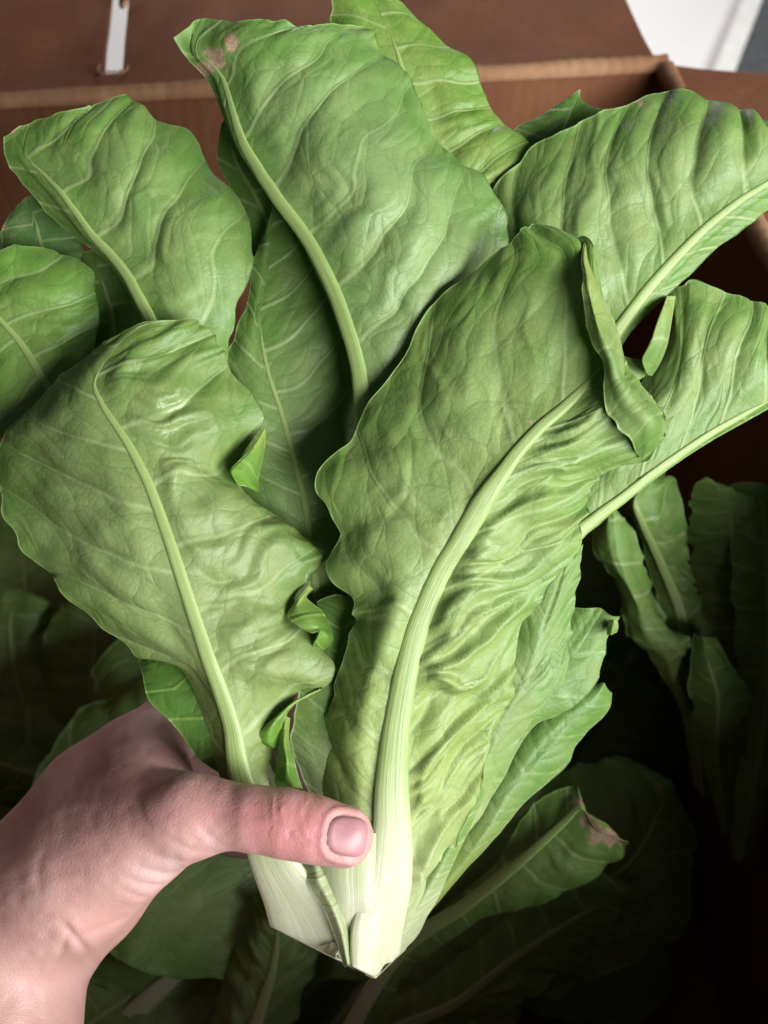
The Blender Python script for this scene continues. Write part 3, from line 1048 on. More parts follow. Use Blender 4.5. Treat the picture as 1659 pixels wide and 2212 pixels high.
# upper left leaf
LV['upper_left'] = leaf("leaf", held, control([
    [(700, 1950), (710, 1950), (720, 1950)],
    [(430, 1100), (450, 1100), (480, 1100)],
    [(325, 770), (352, 765), (490, 780)],
    [(288, 655), (306, 650), (520, 690)],
    [(247, 583), (272, 590), (548, 590)],
    [(205, 545), (237, 546), (556, 525)],
    [(155, 512), (200, 508), (545, 460)],
    [(110, 470), (166, 462), (488, 398)],
    [(70, 420), (132, 416), (440, 325)],
    [(33, 378), (98, 380), (402, 282)],
    [(12, 340), (60, 335), (330, 235)],
    [(9, 297), (60, 268), (262, 205)]],
    [[0.2, 0.4, 0.8, 1.0, 1.3], [0.0, -0.1, 0.3, 0.5, 1.2], [0.2, 0.5, 0.8, 1.0, 1.4]], [0, -0.55]), 2,
    rib=[50, 44, 38, 32, 28, 24, 20, 15, 8, 4], rib_end=0.95, sp=1.7, slope=0.7, amp=1.1, crumple=0.9, ruffle=0.8, hue=(0.92, 0.96, 0.88), seed=61,
    spots=[(60, 268, 9, 0.9), (90, 254, 8, 0.8), (30, 283, 8, 0.9), (120, 243, 6, 0.6)], spacing=0.0008, rib_white=(3, 10))

# left leaf reaching out of frame
LV['far_left'] = leaf("leaf", held, control([
    [(690, 1960), (700, 1960), (710, 1960)],
    [(330, 1180), (350, 1170), (370, 1150)],
    [(110, 985), (165, 925), (240, 860)],
    [(0, 932), (95, 820), (205, 752)],
    [(-60, 850), (50, 748), (217, 690)],
    [(-100, 770), (0, 690), (207, 615)],
    [(-110, 690), (-40, 645), (172, 552)],
    [(-100, 620), (-50, 560), (35, 533)]],
    [[0.6, 1.0, 1.3], [0.4, 0.6, 1.0], [0.6, 1.1, 1.3]], -0.5), 2, rib=[40, 34, 28, 22, 14, 8], rib_end=0.9, sp=1.3, slope=0.1, amp=1.1, hue=(0.9, 1.0, 0.72), seed=71, spacing=0.0009, rib_white=(3, 10))
LV['left_behind'] = leaf("leaf", held, control([
    [(695, 1970), (700, 1970), (705, 1970)],
    [(330, 1000), (360, 1000), (400, 1000)],
    [(200, 800), (260, 790), (340, 780)],
    [(185, 680), (240, 670), (330, 680)],
    [(172, 600), (215, 590), (290, 600)],
    [(172, 548), (200, 530), (240, 540)]],
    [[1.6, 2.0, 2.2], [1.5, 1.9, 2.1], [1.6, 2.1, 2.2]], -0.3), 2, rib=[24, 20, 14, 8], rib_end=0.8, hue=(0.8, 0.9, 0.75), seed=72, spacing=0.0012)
LV['left_tip'] = leaf("leaf", held, control([
    [(700, 1990), (705, 1990), (710, 1990)],
    [(240, 900), (260, 890), (290, 880)],
    [(60, 600), (120, 600), (200, 600)],
    [(10, 545), (90, 530), (180, 540)],
    [(2, 500), (75, 470), (170, 480)],
    [(28, 460), (60, 430), (110, 425)]],
    [[1.8, 2.4, 2.4], [1.8, 2.2, 2.2], [1.8, 2.3, 2.3]], -0.3), 2, rib=[24, 20, 14, 8], rib_end=0.8, sp=0.9, amp=1.4, hue=(0.85, 0.95, 1.25), seed=73, spots=[(8, 492, 9, 0.9)], spacing=0.0012)

# darker leaf between the front leaf and the left leaf
LV['middle'] = leaf("leaf", held, control([
    [(740, 1900), (750, 1900), (760, 1900)],
    [(640, 1450), (700, 1450), (770, 1450)],
    [(540, 1250), (680, 1250), (790, 1250)],
    [(490, 1050), (655, 1070), (800, 1080)],
    [(478, 870), (610, 900), (800, 900)],
    [(493, 755), (578, 800), (790, 780)],
    [(536, 655), (562, 690), (760, 650)],
    [(548, 568), (580, 590), (690, 540)],
    [(572, 505), (590, 452), (625, 470)]],
    [[0.4, 0.4, 0.8, 1.2, 1.6], [0.2, 0.2, 0.6, 1.0, 1.5], [0.6, 1.2, 1.6, 1.6, 1.6]], -0.4), 2, rib=[30, 26, 22, 16, 12, 8], rib_end=0.75, sp=1.3, slope=0.4, amp=0.9, hue=(0.88, 0.94, 0.85), seed=81,
    spacing=0.0009, spots=[(758, 990, 10, 0.7)], rib_white=(2, 6))
LV['behind_tall'] = leaf("leaf", held, control([
    [(790, 1950), (795, 1950), (800, 1950)],
    [(600, 900), (640, 890), (690, 880)],
    [(540, 560), (600, 560), (680, 560)],
    [(505, 425), (560, 440), (640, 430)],
    [(466, 350), (520, 370), (600, 370)],
    [(472, 300), (500, 320), (560, 320)],
    [(480, 264), (492, 258), (520, 270)]],
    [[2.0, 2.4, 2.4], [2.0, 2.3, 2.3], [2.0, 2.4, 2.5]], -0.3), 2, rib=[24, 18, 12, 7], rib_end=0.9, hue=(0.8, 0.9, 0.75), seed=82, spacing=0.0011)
LV['behind_right'] = leaf("leaf", held, control([
    [(850, 1970), (860, 1970), (870, 1970)],
    [(1080, 700), (1120, 700), (1160, 700)],
    [(1090, 400), (1180, 400), (1300, 400)],
    [(1095, 300), (1200, 310), (1330, 300)],
    [(1165, 250), (1235, 240), (1318, 246)],
    [(1222, 214), (1250, 200), (1256, 230)]],
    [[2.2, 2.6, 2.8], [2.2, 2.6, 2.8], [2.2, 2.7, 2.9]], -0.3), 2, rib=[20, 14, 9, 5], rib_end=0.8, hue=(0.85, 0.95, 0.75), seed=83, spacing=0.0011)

# leaf between the ribs, curled at the top
LV['inner'] = leaf("leaf", held, control([
    [(730, 2000), (750, 2000), (775, 2000)],
    [(690, 1860), (730, 1860), (790, 1860)],
    [(668, 1720), (730, 1720), (800, 1720)],
    [(636, 1640), (720, 1640), (800, 1640)],
    [(630, 1570), (715, 1565), (800, 1560)],
    [(642, 1490), (720, 1480), (810, 1470)],
    [(690, 1400), (745, 1400), (820, 1390)],
    [(690, 1335), (735, 1340), (800, 1340)],
    [(684, 1302), (725, 1282), (775, 1292)]],
    [[-0.8, -1.4, -1.1, -0.5], [-0.9, -1.5, -1.0, -0.4], [-0.8, -0.9, -0.6, -0.2]], [-0.2, 0]), 2, amp=0.8, sp=1.2, slope=0.5, crumple=1.4, white=(1.0, 7.0), crk=(0.8, 0.8), hue=(1.08, 1.06, 0.98), seed=91, spacing=0.0008)

# crinkled leaves stacked to the right of the front leaf
LV['side_a'] = leaf("leaf", held, control([
    [(860, 1990), (885, 1980), (905, 1970)],
    [(955, 1790), (985, 1795), (1012, 1800)],
    [(985, 1640), (1045, 1640), (1085, 1650)],
    [(1000, 1540), (1090, 1545), (1150, 1560)],
    [(1030, 1440), (1135, 1465), (1232, 1430)],
    [(1085, 1340), (1168, 1370), (1240, 1340)],
    [(1105, 1255), (1200, 1285), (1250, 1245)],
    [(1150, 1200), (1228, 1190), (1258, 1175)]],
    [[-0.6, -0.7, -0.6, -0.5], [-0.7, -0.9, -0.9, -0.6], [-0.5, -0.5, -0.4, -0.3]], -0.4), 2, sp=1.5, slope=0.6, amp=1.2, crumple=1.9,
    white=(0.5, 5.0), rib_white=(2, 8), crk=(1.6, 1.6), ruffle=1.7, jag=1.8, sec=0.35, seed=101, spacing=0.0008)
LV['side_b'] = leaf("leaf", held, control([
    [(860, 2000), (885, 1995), (910, 1980)],
    [(950, 1810), (985, 1830), (1025, 1780)],
    [(1020, 1660), (1058, 1665), (1088, 1680)],
    [(1075, 1550), (1118, 1565), (1150, 1575)],
    [(1125, 1450), (1172, 1485), (1235, 1528)],
    [(1190, 1365), (1235, 1410), (1304, 1446)],
    [(1225, 1325), (1270, 1360), (1312, 1385)],
    [(1243, 1312), (1292, 1325), (1332, 1345)]],
    [[-0.1, 0.0, 0.2, 0.3], [-0.3, -0.2, 0.0, 0.2], [-0.1, 0.1, 0.2, 0.2]], -0.4), 2, sp=1.5, slope=0.5, amp=1.0, crumple=1.6,
    white=(0.5, 5.0), rib_white=(2, 8), crk=(1.2, 1.2), ruffle=1.8, jag=1.8, sec=0.4, seed=102, spacing=0.0008)
leaf("curled_margin", LV['side_b'], control([
    [(1318, 1340), (1326, 1340), (1333, 1341)],
    [(1312, 1356), (1324, 1356), (1335, 1354)],
    [(1311, 1370), (1320, 1370), (1332, 1364)]],
    [[0.1, -0.1, 0.0], [-0.1, -0.3, -0.2], [0.2, 0.1, 0.1]], 0), 2, amp=0.2, ruffle=0.2, jag=0.2, seed=105, spacing=0.0008)
LV['side_c'] = leaf("leaf", held, control([
    [(870, 2010), (890, 2005), (910, 1990)],
    [(960, 1850), (1010, 1850), (1050, 1830)],
    [(1050, 1700), (1100, 1715), (1130, 1740)],
    [(1110, 1600), (1160, 1630), (1210, 1660)],
    [(1170, 1540), (1225, 1560), (1262, 1590)],
    [(1240, 1495), (1285, 1510), (1316, 1535)],
    [(1285, 1478), (1306, 1474), (1322, 1500)]],
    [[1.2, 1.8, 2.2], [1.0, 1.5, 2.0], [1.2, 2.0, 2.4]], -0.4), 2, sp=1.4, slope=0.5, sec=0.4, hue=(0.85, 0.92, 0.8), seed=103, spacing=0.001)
# small outer leaf hugging the base on the right
LV['base_right'] = leaf("leaf", held, control([
    [(790, 2100), (830, 2085), (880, 2050)],
    [(828, 2020), (868, 2015), (918, 1985)],
    [(868, 1970), (902, 1962), (945, 1940)],
    [(915, 1895), (940, 1895), (965, 1890)],
    [(962, 1800), (985, 1805), (1008, 1800)],
    [(1000, 1720), (1020, 1722), (1040, 1725)],
    [(1025, 1660), (1038, 1655), (1050, 1668)]],
    [[-1.3, -1.2, -0.9, -0.7], [-1.5, -1.3, -1.0, -0.8], [-1.0, -0.9, -0.7, -0.6]], -0.1), 2, amp=0.6, ruffle=0.7, crumple=0.8, sp=0.9, white=(1.0, 3.6), th=0.0012, cut=True, seed=104, spacing=0.0008,
    spots=[(855, 2045, 5, 0.9), (838, 2068, 5, 0.8), (872, 2025, 4, 0.8)])
# dark leaf under the front left leaf
LV['under_left'] = leaf("leaf", held, control([
    [(650, 2000), (670, 2000), (690, 2000)],
    [(540, 1800), (570, 1800), (600, 1800)],
    [(496, 1690), (530, 1690), (575, 1690)],
    [(430, 1640), (475, 1615), (530, 1610)],
    [(368, 1560), (425, 1540), (500, 1530)],
    [(322, 1515), (372, 1485), (450, 1470)],
    [(308, 1455), (330, 1440), (390, 1430)],
    [(300, 1430), (316, 1424), (350, 1420)]],
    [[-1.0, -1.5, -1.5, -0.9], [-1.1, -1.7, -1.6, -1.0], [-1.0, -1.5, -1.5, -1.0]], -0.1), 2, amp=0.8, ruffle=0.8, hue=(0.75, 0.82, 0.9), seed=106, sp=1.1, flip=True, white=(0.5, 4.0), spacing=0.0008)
# pale inner leaf edge by the thumb
leaf("leaf", held, control([
    [(745, 2090), (752, 2085), (760, 2078)],
    [(722, 2020), (738, 2012), (752, 2010)],
    [(700, 1965), (718, 1958), (738, 1960)],
    [(668, 1915), (690, 1905), (720, 1905)],
    [(658, 1885), (682, 1873), (708, 1873)],
    [(652, 1860), (674, 1850), (700, 1852)]],
    [[-2.2, -2.3, -2.2, -1.9], [-2.5, -2.6, -2.4, -2.0], [-2.1, -2.2, -2.1, -1.8]], 0), 2, amp=0.6, ruffle=0.9, crumple=1.2, sp=0.8, white=(2.4, 4.4), seed=107, spacing=0.0007)


# white stem base with its slanting cut
def stem_base():
    # (v, left, right) silhouette of the base above the cut
    prof = [(1800, 560, 985), (1850, 560, 978), (1900, 575, 960), (1950, 604, 936), (2000, 622, 914), (2040, 634, 895), (2112, 634, 895)]
    K = 64
    V, rb = [], []
    vs = np.concatenate([np.linspace(1800, 2040, 26), np.linspace(2043, 2112, 12)])
    for v in vs:
        l = np.interp(v, [p[0] for p in prof], [p[1] for p in prof])
        r = np.interp(v, [p[0] for p in prof], [p[2] for p in prof])
        for k in range(K):
            a = 2 * math.pi * k / K
            u = (l + r) / 2 + (r - l) / 2 * math.cos(a)
            cut = np.interp(u, [600, 634, 811, 895, 930], [2012, 2026, 2112, 2030, 1985])
            vv = min(v, cut)
            dp = 0.6 - ((3.05 - 0.75 * min(1, max(0, (u - 800) / 90.0))) if math.sin(a) > 0 else 2.2) * max(-1, math.sin(a)) * (1 - 0.25 * max(0, v - 1950) / 160)
            g1 = np.interp(vv, [1850, 1960, 2100], [660, 700, 772])
            g2 = np.interp(vv, [1850, 1960, 2100], [990, 870, 812])
            rip = 0.03 * math.sin(a * 17) + 0.5 * math.exp(-((u - g1) / 14.0) ** 2) + 0.4 * math.exp(-((u - g2) / 14.0) ** 2)
            V.append(P(u, vv, dp + rip))
            rb.append((a * 1.6, (2112 - v) * 0.013, 0.35 + 0.65 * min(1, max(0, (v - 1830) / 120))))
    n1 = len(vs)
    idx = np.arange(n1 * K).reshape(n1, K)
    nx = np.roll(idx, -1, axis=1)
    F = np.stack([idx[:-1], idx[1:], nx[1:], nx[:-1]], axis=2).reshape(-1, 4)
    return mesh_np("stem_base", np.array(V), F, [M['rib']], held, None, {"rib": np.array(rb)}), np.array(V).reshape(n1, K, 3)


sb, sbV = stem_base()
# brown cut face closing the base
ringp = sbV[-1]
cen = ringp.mean(0) + np.array([0, 0, 0.002])
K_ = len(ringp)
cutV = np.concatenate([ringp - UP * 0.0006, (ringp * 0.5 + cen * 0.5), cen[None]])
cutF = [[i, (i + 1) % K_, K_ + (i + 1) % K_, K_ + i] for i in range(K_)]
me = bpy.data.meshes.new("cut_face")
me.from_pydata(cutV.tolist(), [], cutF + [[K_ + i, K_ + (i + 1) % K_, 2 * K_] for i in range(K_)])
me.materials.append(M['cut'])
link(bpy.data.objects.new("cut_face", me), held)
# ------------------------------------------------------------------ hand and forearm: one skin grown from a distance field
def cap(a, b, ra, rb):
    return (P(*a), P(*b), ra / 1000.0, rb / 1000.0)


PR = []                                           # (capsule, blend in mm)


def chain(pts, k=6.0):
    for p, q in zip(pts[:-1], pts[1:]):
        PR.append((cap(p[:3], q[:3], p[3], q[3]), k / 1000.0))


# forearm and wrist
chain([(-85, 2560, -1.5, 33), (-52, 2290, -0.8, 26), (-16, 2085, 0.2, 23)], 12)
chain([(-120, 2560, 1.0, 33), (-60, 2290, 1.6, 26), (-25, 2085, 2.4, 22)], 12)
# back of the hand and palm
chain([(10, 2060, 0.6, 22), (95, 1890, 0.6, 16.5), (205, 1730, 0.5, 14.0), (292, 1640, 0.6, 12.2)], 12)
chain([(10, 2050, 2.0, 21), (110, 1900, 2.4, 16), (215, 1770, 2.8, 13), (275, 1700, 2.8, 11)], 12)
chain([(20, 2060, 2.6, 20), (140, 1950, 3.6, 15), (215, 1840, 4.4, 12), (250, 1790, 4.6, 10)], 12)
# heel of the hand
chain([(45, 2050, 0.6, 17), (135, 2005, 0.6, 12), (215, 1945, 0.4, 10.5), (300, 1868, 0.2, 9.5)], 8)
# thumb metacarpal, then the thumb
chain([(60, 1985, -0.4, 16), (165, 1915, -1.2, 14.0), (280, 1830, -1.9, 12.0), (378, 1766, -2.6, 9.4)], 8)
chain([(340, 1790, -2.3, 9.0), (420, 1762, -2.8, 8.4), (490, 1760, -3.05, 7.8)], 8)
chain([(470, 1760, -3.0, 8.3), (545, 1768, -3.3, 8.2), (615, 1778, -3.45, 8.6), (675, 1791, -3.5, 8.3), (741, 1807, -3.45, 7.9)], 1.6)
# web between thumb and index
chain([(330, 1760, -1.6, 9), (330, 1680, -0.4, 9)], 12)
chain([(120, 1890, -0.3, 15), (220, 1800, -0.7, 13), (300, 1725, -0.9, 10.5)], 14)
# fingers round the far side of the lettuce
chain([(292, 1640, 0.6, 12.0), (400, 1545, 2.2, 10.2), (500, 1500, 4.4, 9.2), (640, 1520, 5.2, 8.6), (760, 1560, 4.8, 7.8), (840, 1590, 4.4, 7.0)], 4)
chain([(275, 1700, 2.8, 11.0), (420, 1650, 4.8, 9.8), (540, 1640, 6.2, 9.2), (690, 1660, 6.6, 8.6), (800, 1690, 6.0, 7.8), (870, 1715, 5.4, 7.0)], 4)
chain([(260, 1745, 4.0, 10.5), (420, 1725, 6.0, 9.4), (540, 1725, 7.2, 8.8), (680, 1750, 7.2, 8.2), (780, 1775, 6.4, 7.4), (840, 1795, 5.8, 6.8)], 4)
chain([(250, 1790, 4.6, 9.8), (390, 1790, 6.8, 8.2), (520, 1800, 7.9, 7.6), (640, 1830, 7.8, 7.0), (730, 1850, 7.0, 6.2)], 4)


def sdf_mesh(prims, h):
    ends = np.array([[p[0] - p[2], p[0] + p[2], p[1] - p[3], p[1] + p[3]] for p, _ in prims]).reshape(-1, 3)
    lo, hi = ends.min(0) - 0.012, ends.max(0) + 0.012
    n = np.ceil((hi - lo) / h).astype(int) + 1
    ax = [lo[k] + h * np.arange(n[k]) for k in range(3)]
    F = np.full(n, 0.05, np.float32)
    for (a, b, ra, rb), k in prims:
        l2 = np.minimum(a - ra, b - rb) - 0.02
        h2 = np.maximum(a + ra, b + rb) + 0.02
        sl_ = tuple(slice(max(0, int((l2[i] - lo[i]) / h)), min(n[i], int((h2[i] - lo[i]) / h) + 2)) for i in range(3))
        X = ax[0][sl_[0]].astype(np.float32)[:, None, None]
        Y = ax[1][sl_[1]].astype(np.float32)[None, :, None]
        Z = ax[2][sl_[2]].astype(np.float32)[None, None, :]
        d = b - a
        t = ((X - a[0]) * d[0] + (Y - a[1]) * d[1] + (Z - a[2]) * d[2]) / float(d @ d)
        t = np.clip(t, 0, 1)
        q = np.sqrt((X - a[0] - t * d[0]) ** 2 + (Y - a[1] - t * d[1]) ** 2 + (Z - a[2] - t * d[2]) ** 2) - (ra + (rb - ra) * t)
        f = F[sl_]
        hh = np.clip(0.5 + 0.5 * (f - q) / k, 0, 1)
        F[sl_] = f + (q - f) * hh - k * hh * (1 - hh)
    # naive surface nets
    s = F < 0
    c = [s[i:n[0] - 1 + i, j:n[1] - 1 + j, k:n[2] - 1 + k] for i in (0, 1) for j in (0, 1) for k in (0, 1)]
    anyc = np.logical_or.reduce(c)
    allc = np.logical_and.reduce(c)
    cells = np.argwhere(anyc & ~allc)
    ids = np.full(anyc.shape, -1, np.int64)
    ids[tuple(cells.T)] = np.arange(len(cells))
    cor = np.array([(i, j, k) for i in (0, 1) for j in (0, 1) for k in (0, 1)])
    val = np.stack([F[tuple((cells + o).T)] for o in cor], axis=1)
    acc = np.zeros((len(cells), 3))
    cnt = np.zeros(len(cells))
    for a in range(8):
        for b in range(a + 1, 8):
            if np.abs(cor[a] - cor[b]).sum() != 1:
                continue
            va, vb = val[:, a], val[:, b]
            m = (va < 0) != (vb < 0)
            t = np.where(m, va / (va - vb + 1e-20), 0)
            pt = cor[a] + t[:, None] * (cor[b] - cor[a])
            acc += np.where(m[:, None], pt, 0)
            cnt += m
    V = lo + (cells + acc / cnt[:, None]) * h
    Q = []
    for axis in range(3):
        sa = np.moveaxis(s, axis, 0)
        ia = np.moveaxis(ids, axis, 0)
        e = np.argwhere(sa[:-1] != sa[1:])
        e = e[(e[:, 1] > 0) & (e[:, 2] > 0) & (e[:, 1] < sa.shape[1] - 1) & (e[:, 2] < sa.shape[2] - 1)]
        i, j, k = e.T
        q = np.stack([ia[i, j - 1, k - 1], ia[i, j, k - 1], ia[i, j, k], ia[i, j - 1, k]], axis=1)
        inside = sa[i, j, k]
        q = np.where(inside[:, None], q, q[:, ::-1])
        if axis == 1:
            q = q[:, ::-1]
        Q.append(q)
    return V, np.concatenate(Q)


hV, hQ = sdf_mesh(PR, 0.0014)
hand = mesh_np("person", hV, hQ, [M['skin']])
mod = hand.modifiers.new("smooth", 'SMOOTH')
mod.factor = 0.5
mod.iterations = 4
mod = hand.modifiers.new("sub", 'SUBSURF')
mod.levels = mod.render_levels = 1
dg = bpy.context.evaluated_depsgraph_get()
me2 = bpy.data.meshes.new_from_object(hand.evaluated_get(dg))
hand.modifiers.clear()
hand.data = me2
me2.name = "person"
tag(hand, "bare hand and forearm gripping the lettuce, thumb lying across its white base", "person")

nv = len(me2.vertices)
co = np.zeros(nv * 3, np.float32)
me2.vertices.foreach_get("co", co)
co = co.reshape(-1, 3).astype(float)
nr_ = np.zeros(nv * 3, np.float32)
me2.vertices.foreach_get("normal", nr_)
nr_ = nr_.reshape(-1, 3).astype(float)
if np.mean(np.einsum('ij,ij->i', nr_, co - co.mean(0))) < 0:
    me2.flip_normals()
    nr_ = -nr_
vd = CAM - co
vd /= np.linalg.norm(vd, axis=1, keepdims=True)
face = sstep(0.05, 0.35, np.einsum('ij,ij->i', nr_, vd))
hu, hv = to_px(co)
depth = (co - CAM) @ FWD
near = face * (depth < 0.335)


def crease(line, depth_mm, width, ridge=0.5):
    """fold of skin along a polyline: a groove between two soft swellings"""
    ln = catmull(np.array(line, float), np.linspace(0, len(line) - 1, 10 * len(line)))
    d = np.full(nv, 1e9)
    tt = np.zeros(nv)
    bb = (hu > ln[:, 0].min() - 60) & (hu < ln[:, 0].max() + 60) & (hv > ln[:, 1].min() - 60) & (hv < ln[:, 1].max() + 60)
    ix = np.where(bb)[0]
    dd = np.hypot(hu[ix, None] - ln[None, :, 0], hv[ix, None] - ln[None, :, 1])
    d[ix] = dd.min(1)
    tt[ix] = dd.argmin(1) / (len(ln) - 1)
    ends = np.sin(np.pi * np.clip(tt, 0.04, 0.96)) ** 0.6
    return 0.62 * near * ends * depth_mm / 1000.0 * (-np.exp(-(d / width) ** 2) + ridge * np.exp(-((d - 2.6 * width) / (1.6 * width)) ** 2))


disp = np.zeros(nv)
# thumb knuckle wrinkles
rk = random.Random(9)
for i, u0 in enumerate((590, 604, 617, 628, 640, 652, 668)):
    bow = 13 * math.sin((i - 3) / 3.0)
    disp += crease([(u0 + bow * 0.8 + rk.uniform(-3, 3), 1722 + rk.uniform(-4, 12)), (u0 - 6 + rk.uniform(-4, 4), 1752), (u0 - 7 + rk.uniform(-3, 3), 1782), (u0 + bow + rk.uniform(-3, 3), 1806 + rk.uniform(-10, 14))],
                   (0.42 if i in (1, 3, 4) else 0.26), 3.4, 0.45)
for i in range(7):
    u0, v0 = 600 + 60 * rk.random(), 1735 + 60 * rk.random()
    disp += crease([(u0, v0), (u0 + rk.uniform(-14, 14), v0 + 10), (u0 + rk.uniform(-18, 18), v0 + 20)], 0.18, 2.6, 0.3)
# folds at the base of the thumb
for (pts, dm, wd) in [
    ([(452, 1836), (420, 1838), (385, 1822), (345, 1800)], 0.34, 6),
    ([(440, 1850), (405, 1862), (360, 1856), (310, 1838)], 0.38, 7),
    ([(425, 1868), (385, 1886), (340, 1886), (285, 1868)], 0.42, 7),
    ([(405, 1892), (365, 1910), (315, 1910), (270, 1894)], 0.45, 6),
    ([(385, 1918), (345, 1936), (300, 1936), (262, 1922)], 0.40, 6),
    ([(330, 1790), (312, 1768), (300, 1740)], 0.25, 6),
    ([(480, 1815), (452, 1800), (425, 1772)], 0.30, 6),
    ([(500, 1828), (470, 1822), (440, 1800)], 0.22, 5),
    # wrist folds
    ([(205, 2078), (180, 2045), (155, 2016), (135, 1992)], 0.7, 7),
    ([(212, 2070), (250, 2030), (300, 1995)], 0.35, 6),
    ([(160, 2020), (205, 2010), (265, 1985), (320, 1950)], 0.40, 6),
    ([(150, 2010), (138, 2040), (125, 2075)], 0.55, 7),
    ([(90, 1925), (82, 1880), (92, 1840)], 0.35, 9),
]:
    disp += crease(pts, dm, wd)
# tendon swelling and general unevenness of the skin
disp += near * 0.00015 * noise(hu / 60.0, hv / 60.0, 5) + near * 0.0001 * noise(hu / 20.0, hv / 20.0, 6)
# nail bed
NU, NV_, NA, NBX, NRT = 754.0, 1807.0, 47.0, 47.0, math.radians(8)


def nail_xy(u, v):
    x, y = u - NU, v - NV_
    return (x * math.cos(NRT) + y * math.sin(NRT)) / NA, (-x * math.sin(NRT) + y * math.cos(NRT)) / NBX


nx_, ny_ = nail_xy(hu, hv)
rr = (np.abs(nx_) ** 3.0 + np.abs(ny_) ** 3.0) ** (1 / 3.0)
tipside = sstep(0.5, 1.0, nx_)
disp += near * (-0.00045 * np.exp(-((rr - 1.0) / 0.07) ** 2) * (1 - 0.3 * tipside) + 0.00050 * np.exp(-((rr - 1.22) / 0.13) ** 2) * (1 - 0.5 * tipside) - 0.0003 * (rr < 1.0))
co2 = co + nr_ * disp[:, None]
me2.vertices.foreach_set("co", co2.astype(np.float32).ravel())

red = near * (0.85 * np.exp(-(((hu - 660) / 120) ** 2 + ((hv - 1800) / 90) ** 2)) + 0.5 * np.exp(-(((hu - 540) / 110) ** 2 + ((hv - 1780) / 80) ** 2))
              + 0.35 * np.exp(-(((hu - 330) / 170) ** 2 + ((hv - 1700) / 110) ** 2)) + 0.45 * np.exp(-(((hu - 310) / 60) ** 2 + ((hv - 2000) / 50) ** 2)))
pale = near * (0.9 * np.exp(-(((hu - 350) / 80) ** 2 + ((hv - 1885) / 55) ** 2)) + 0.25 * np.exp(-(((hu - 60) / 150) ** 2 + ((hv - 2120) / 150) ** 2))
               + 0.4 * np.exp(-(((hu - 470) / 60) ** 2 + ((hv - 1815) / 30) ** 2)))
at = me2.attributes.new("tone", 'FLOAT_VECTOR', 'POINT')
at.data.foreach_set("vector", np.stack([np.clip(red, 0, 1), np.clip(pale, 0, 1), near], axis=1).astype(np.float32).ravel())
me2.polygons.foreach_set("use_smooth", np.ones(len(me2.polygons), bool))
me2.update()

# thumbnail laid on the thumb
bvh = BVHTree.FromPolygons([Vector(v) for v in co.tolist()], [tuple(p.vertices) for p in me2.polygons])
G = 41
gx = np.linspace(-1, 1, G)
nvts, ntone = [], []
for i in range(G):
    for j in range(G):
        a, b_ = gx[i], gx[j]
        # square to super-ellipse
        m_ = max(abs(a), abs(b_), 1e-6)
        r_ = max(1e-6, (abs(a) ** 3 + abs(b_) ** 3) ** (1 / 3.0))
        x, y = a * m_ / r_, b_ * m_ / r_
        u = NU + NA * 0.97 * (x * math.cos(NRT) - y * math.sin(NRT))
        v = NV_ + NBX * 0.97 * (x * math.sin(NRT) + y * math.cos(NRT))
        d = Vector((P(u, v, 0) - CAM).tolist()).normalized()
        hit = bvh.ray_cast(Vector(CAM.tolist()), d)
        rad = (abs(x) ** 3 + abs(y) ** 3) ** (1 / 3.0)
        up_ = 0.0002 - 0.0006 * max(0.0, rad - 0.86) / 0.14
        sh = 1.0
        while hit[0] is None and sh > 0.5:
            sh -= 0.02
            d = Vector((P(NU + (u - NU) * sh, NV_ + (v - NV_) * sh, 0) - CAM).tolist()).normalized()
            hit = bvh.ray_cast(Vector(CAM.tolist()), d)
        p = np.array(hit[0]) + np.array(hit[1]) * up_
        nvts.append(p)
        ntone.append((0, x, y))
nvts = np.array(nvts)
# smooth the plate so it does not repeat the skin's unevenness
gv = nvts.reshape(G, G, 3)
for _ in range(6):
    gv[1:-1, 1:-1] = 0.5 * gv[1:-1, 1:-1] + 0.125 * (gv[2:, 1:-1] + gv[:-2, 1:-1] + gv[1:-1, 2:] + gv[1:-1, :-2])
gi = np.arange(G * G).reshape(G, G)
gq = np.stack([gi[:-1, :-1], gi[1:, :-1], gi[1:, 1:], gi[:-1, 1:]], axis=2).reshape(-1, 4)
nn_ = np.cross(gv[21, 20] - gv[20, 20], gv[20, 21] - gv[20, 20])
if nn_ @ FWD > 0:
    gq = gq[:, ::-1]
mesh_np("thumbnail", gv.reshape(-1, 3), gq, [M['nail']], hand, None, {"tone": np.array(ntone)})
# ------------------------------------------------------------------ lettuces lying in the box
SPB = 0.0014


def head(u, v, dz, label, group=None):
    o = empty("lettuce", P(u, v, dz))
    return tag(o, label, "lettuce", group)


# lettuce lying diagonally under the held one
h1 = head(700, 2320, 12, "romaine lettuce in the box with a browned torn leaf tip")
leaf("leaf", h1, control([
    [(640, 2330), (690, 2340), (740, 2350)],
    [(800, 2120), (850, 2070), (880, 2110)],
    [(960, 1960), (1000, 1960), (1010, 2010)],
    [(1070, 1865), (1085, 1895), (1120, 1965)],
    [(1135, 1755), (1160, 1830), (1220, 1930)],
    [(1190, 1708), (1225, 1770), (1300, 1890)],
    [(1243, 1698), (1256, 1745), (1348, 1850)],
    [(1250, 1720), (1285, 1795), (1354, 1822)]],
    [[10, 7.5, 6, 5.2, 4.6], [9.5, 7, 5.4, 4.6, 4.0], [10, 7.5, 5.8, 4.6, 3.8]], [0.5, -0.6]), 2, rib=[60, 50, 40, 30, 22, 12], rib_end=0.95, sp=1.6, slope=0.3, amp=1.3,
    ruffle=0.6, crk=(0.9, 0.9), seed=201, spacing=SPB, rib_white=(2, 9), spots=[(1252, 1735, 14, 1), (1266, 1770, 18, 1), (1290, 1798, 24, 1.3), (1322, 1808, 22, 1.3)])
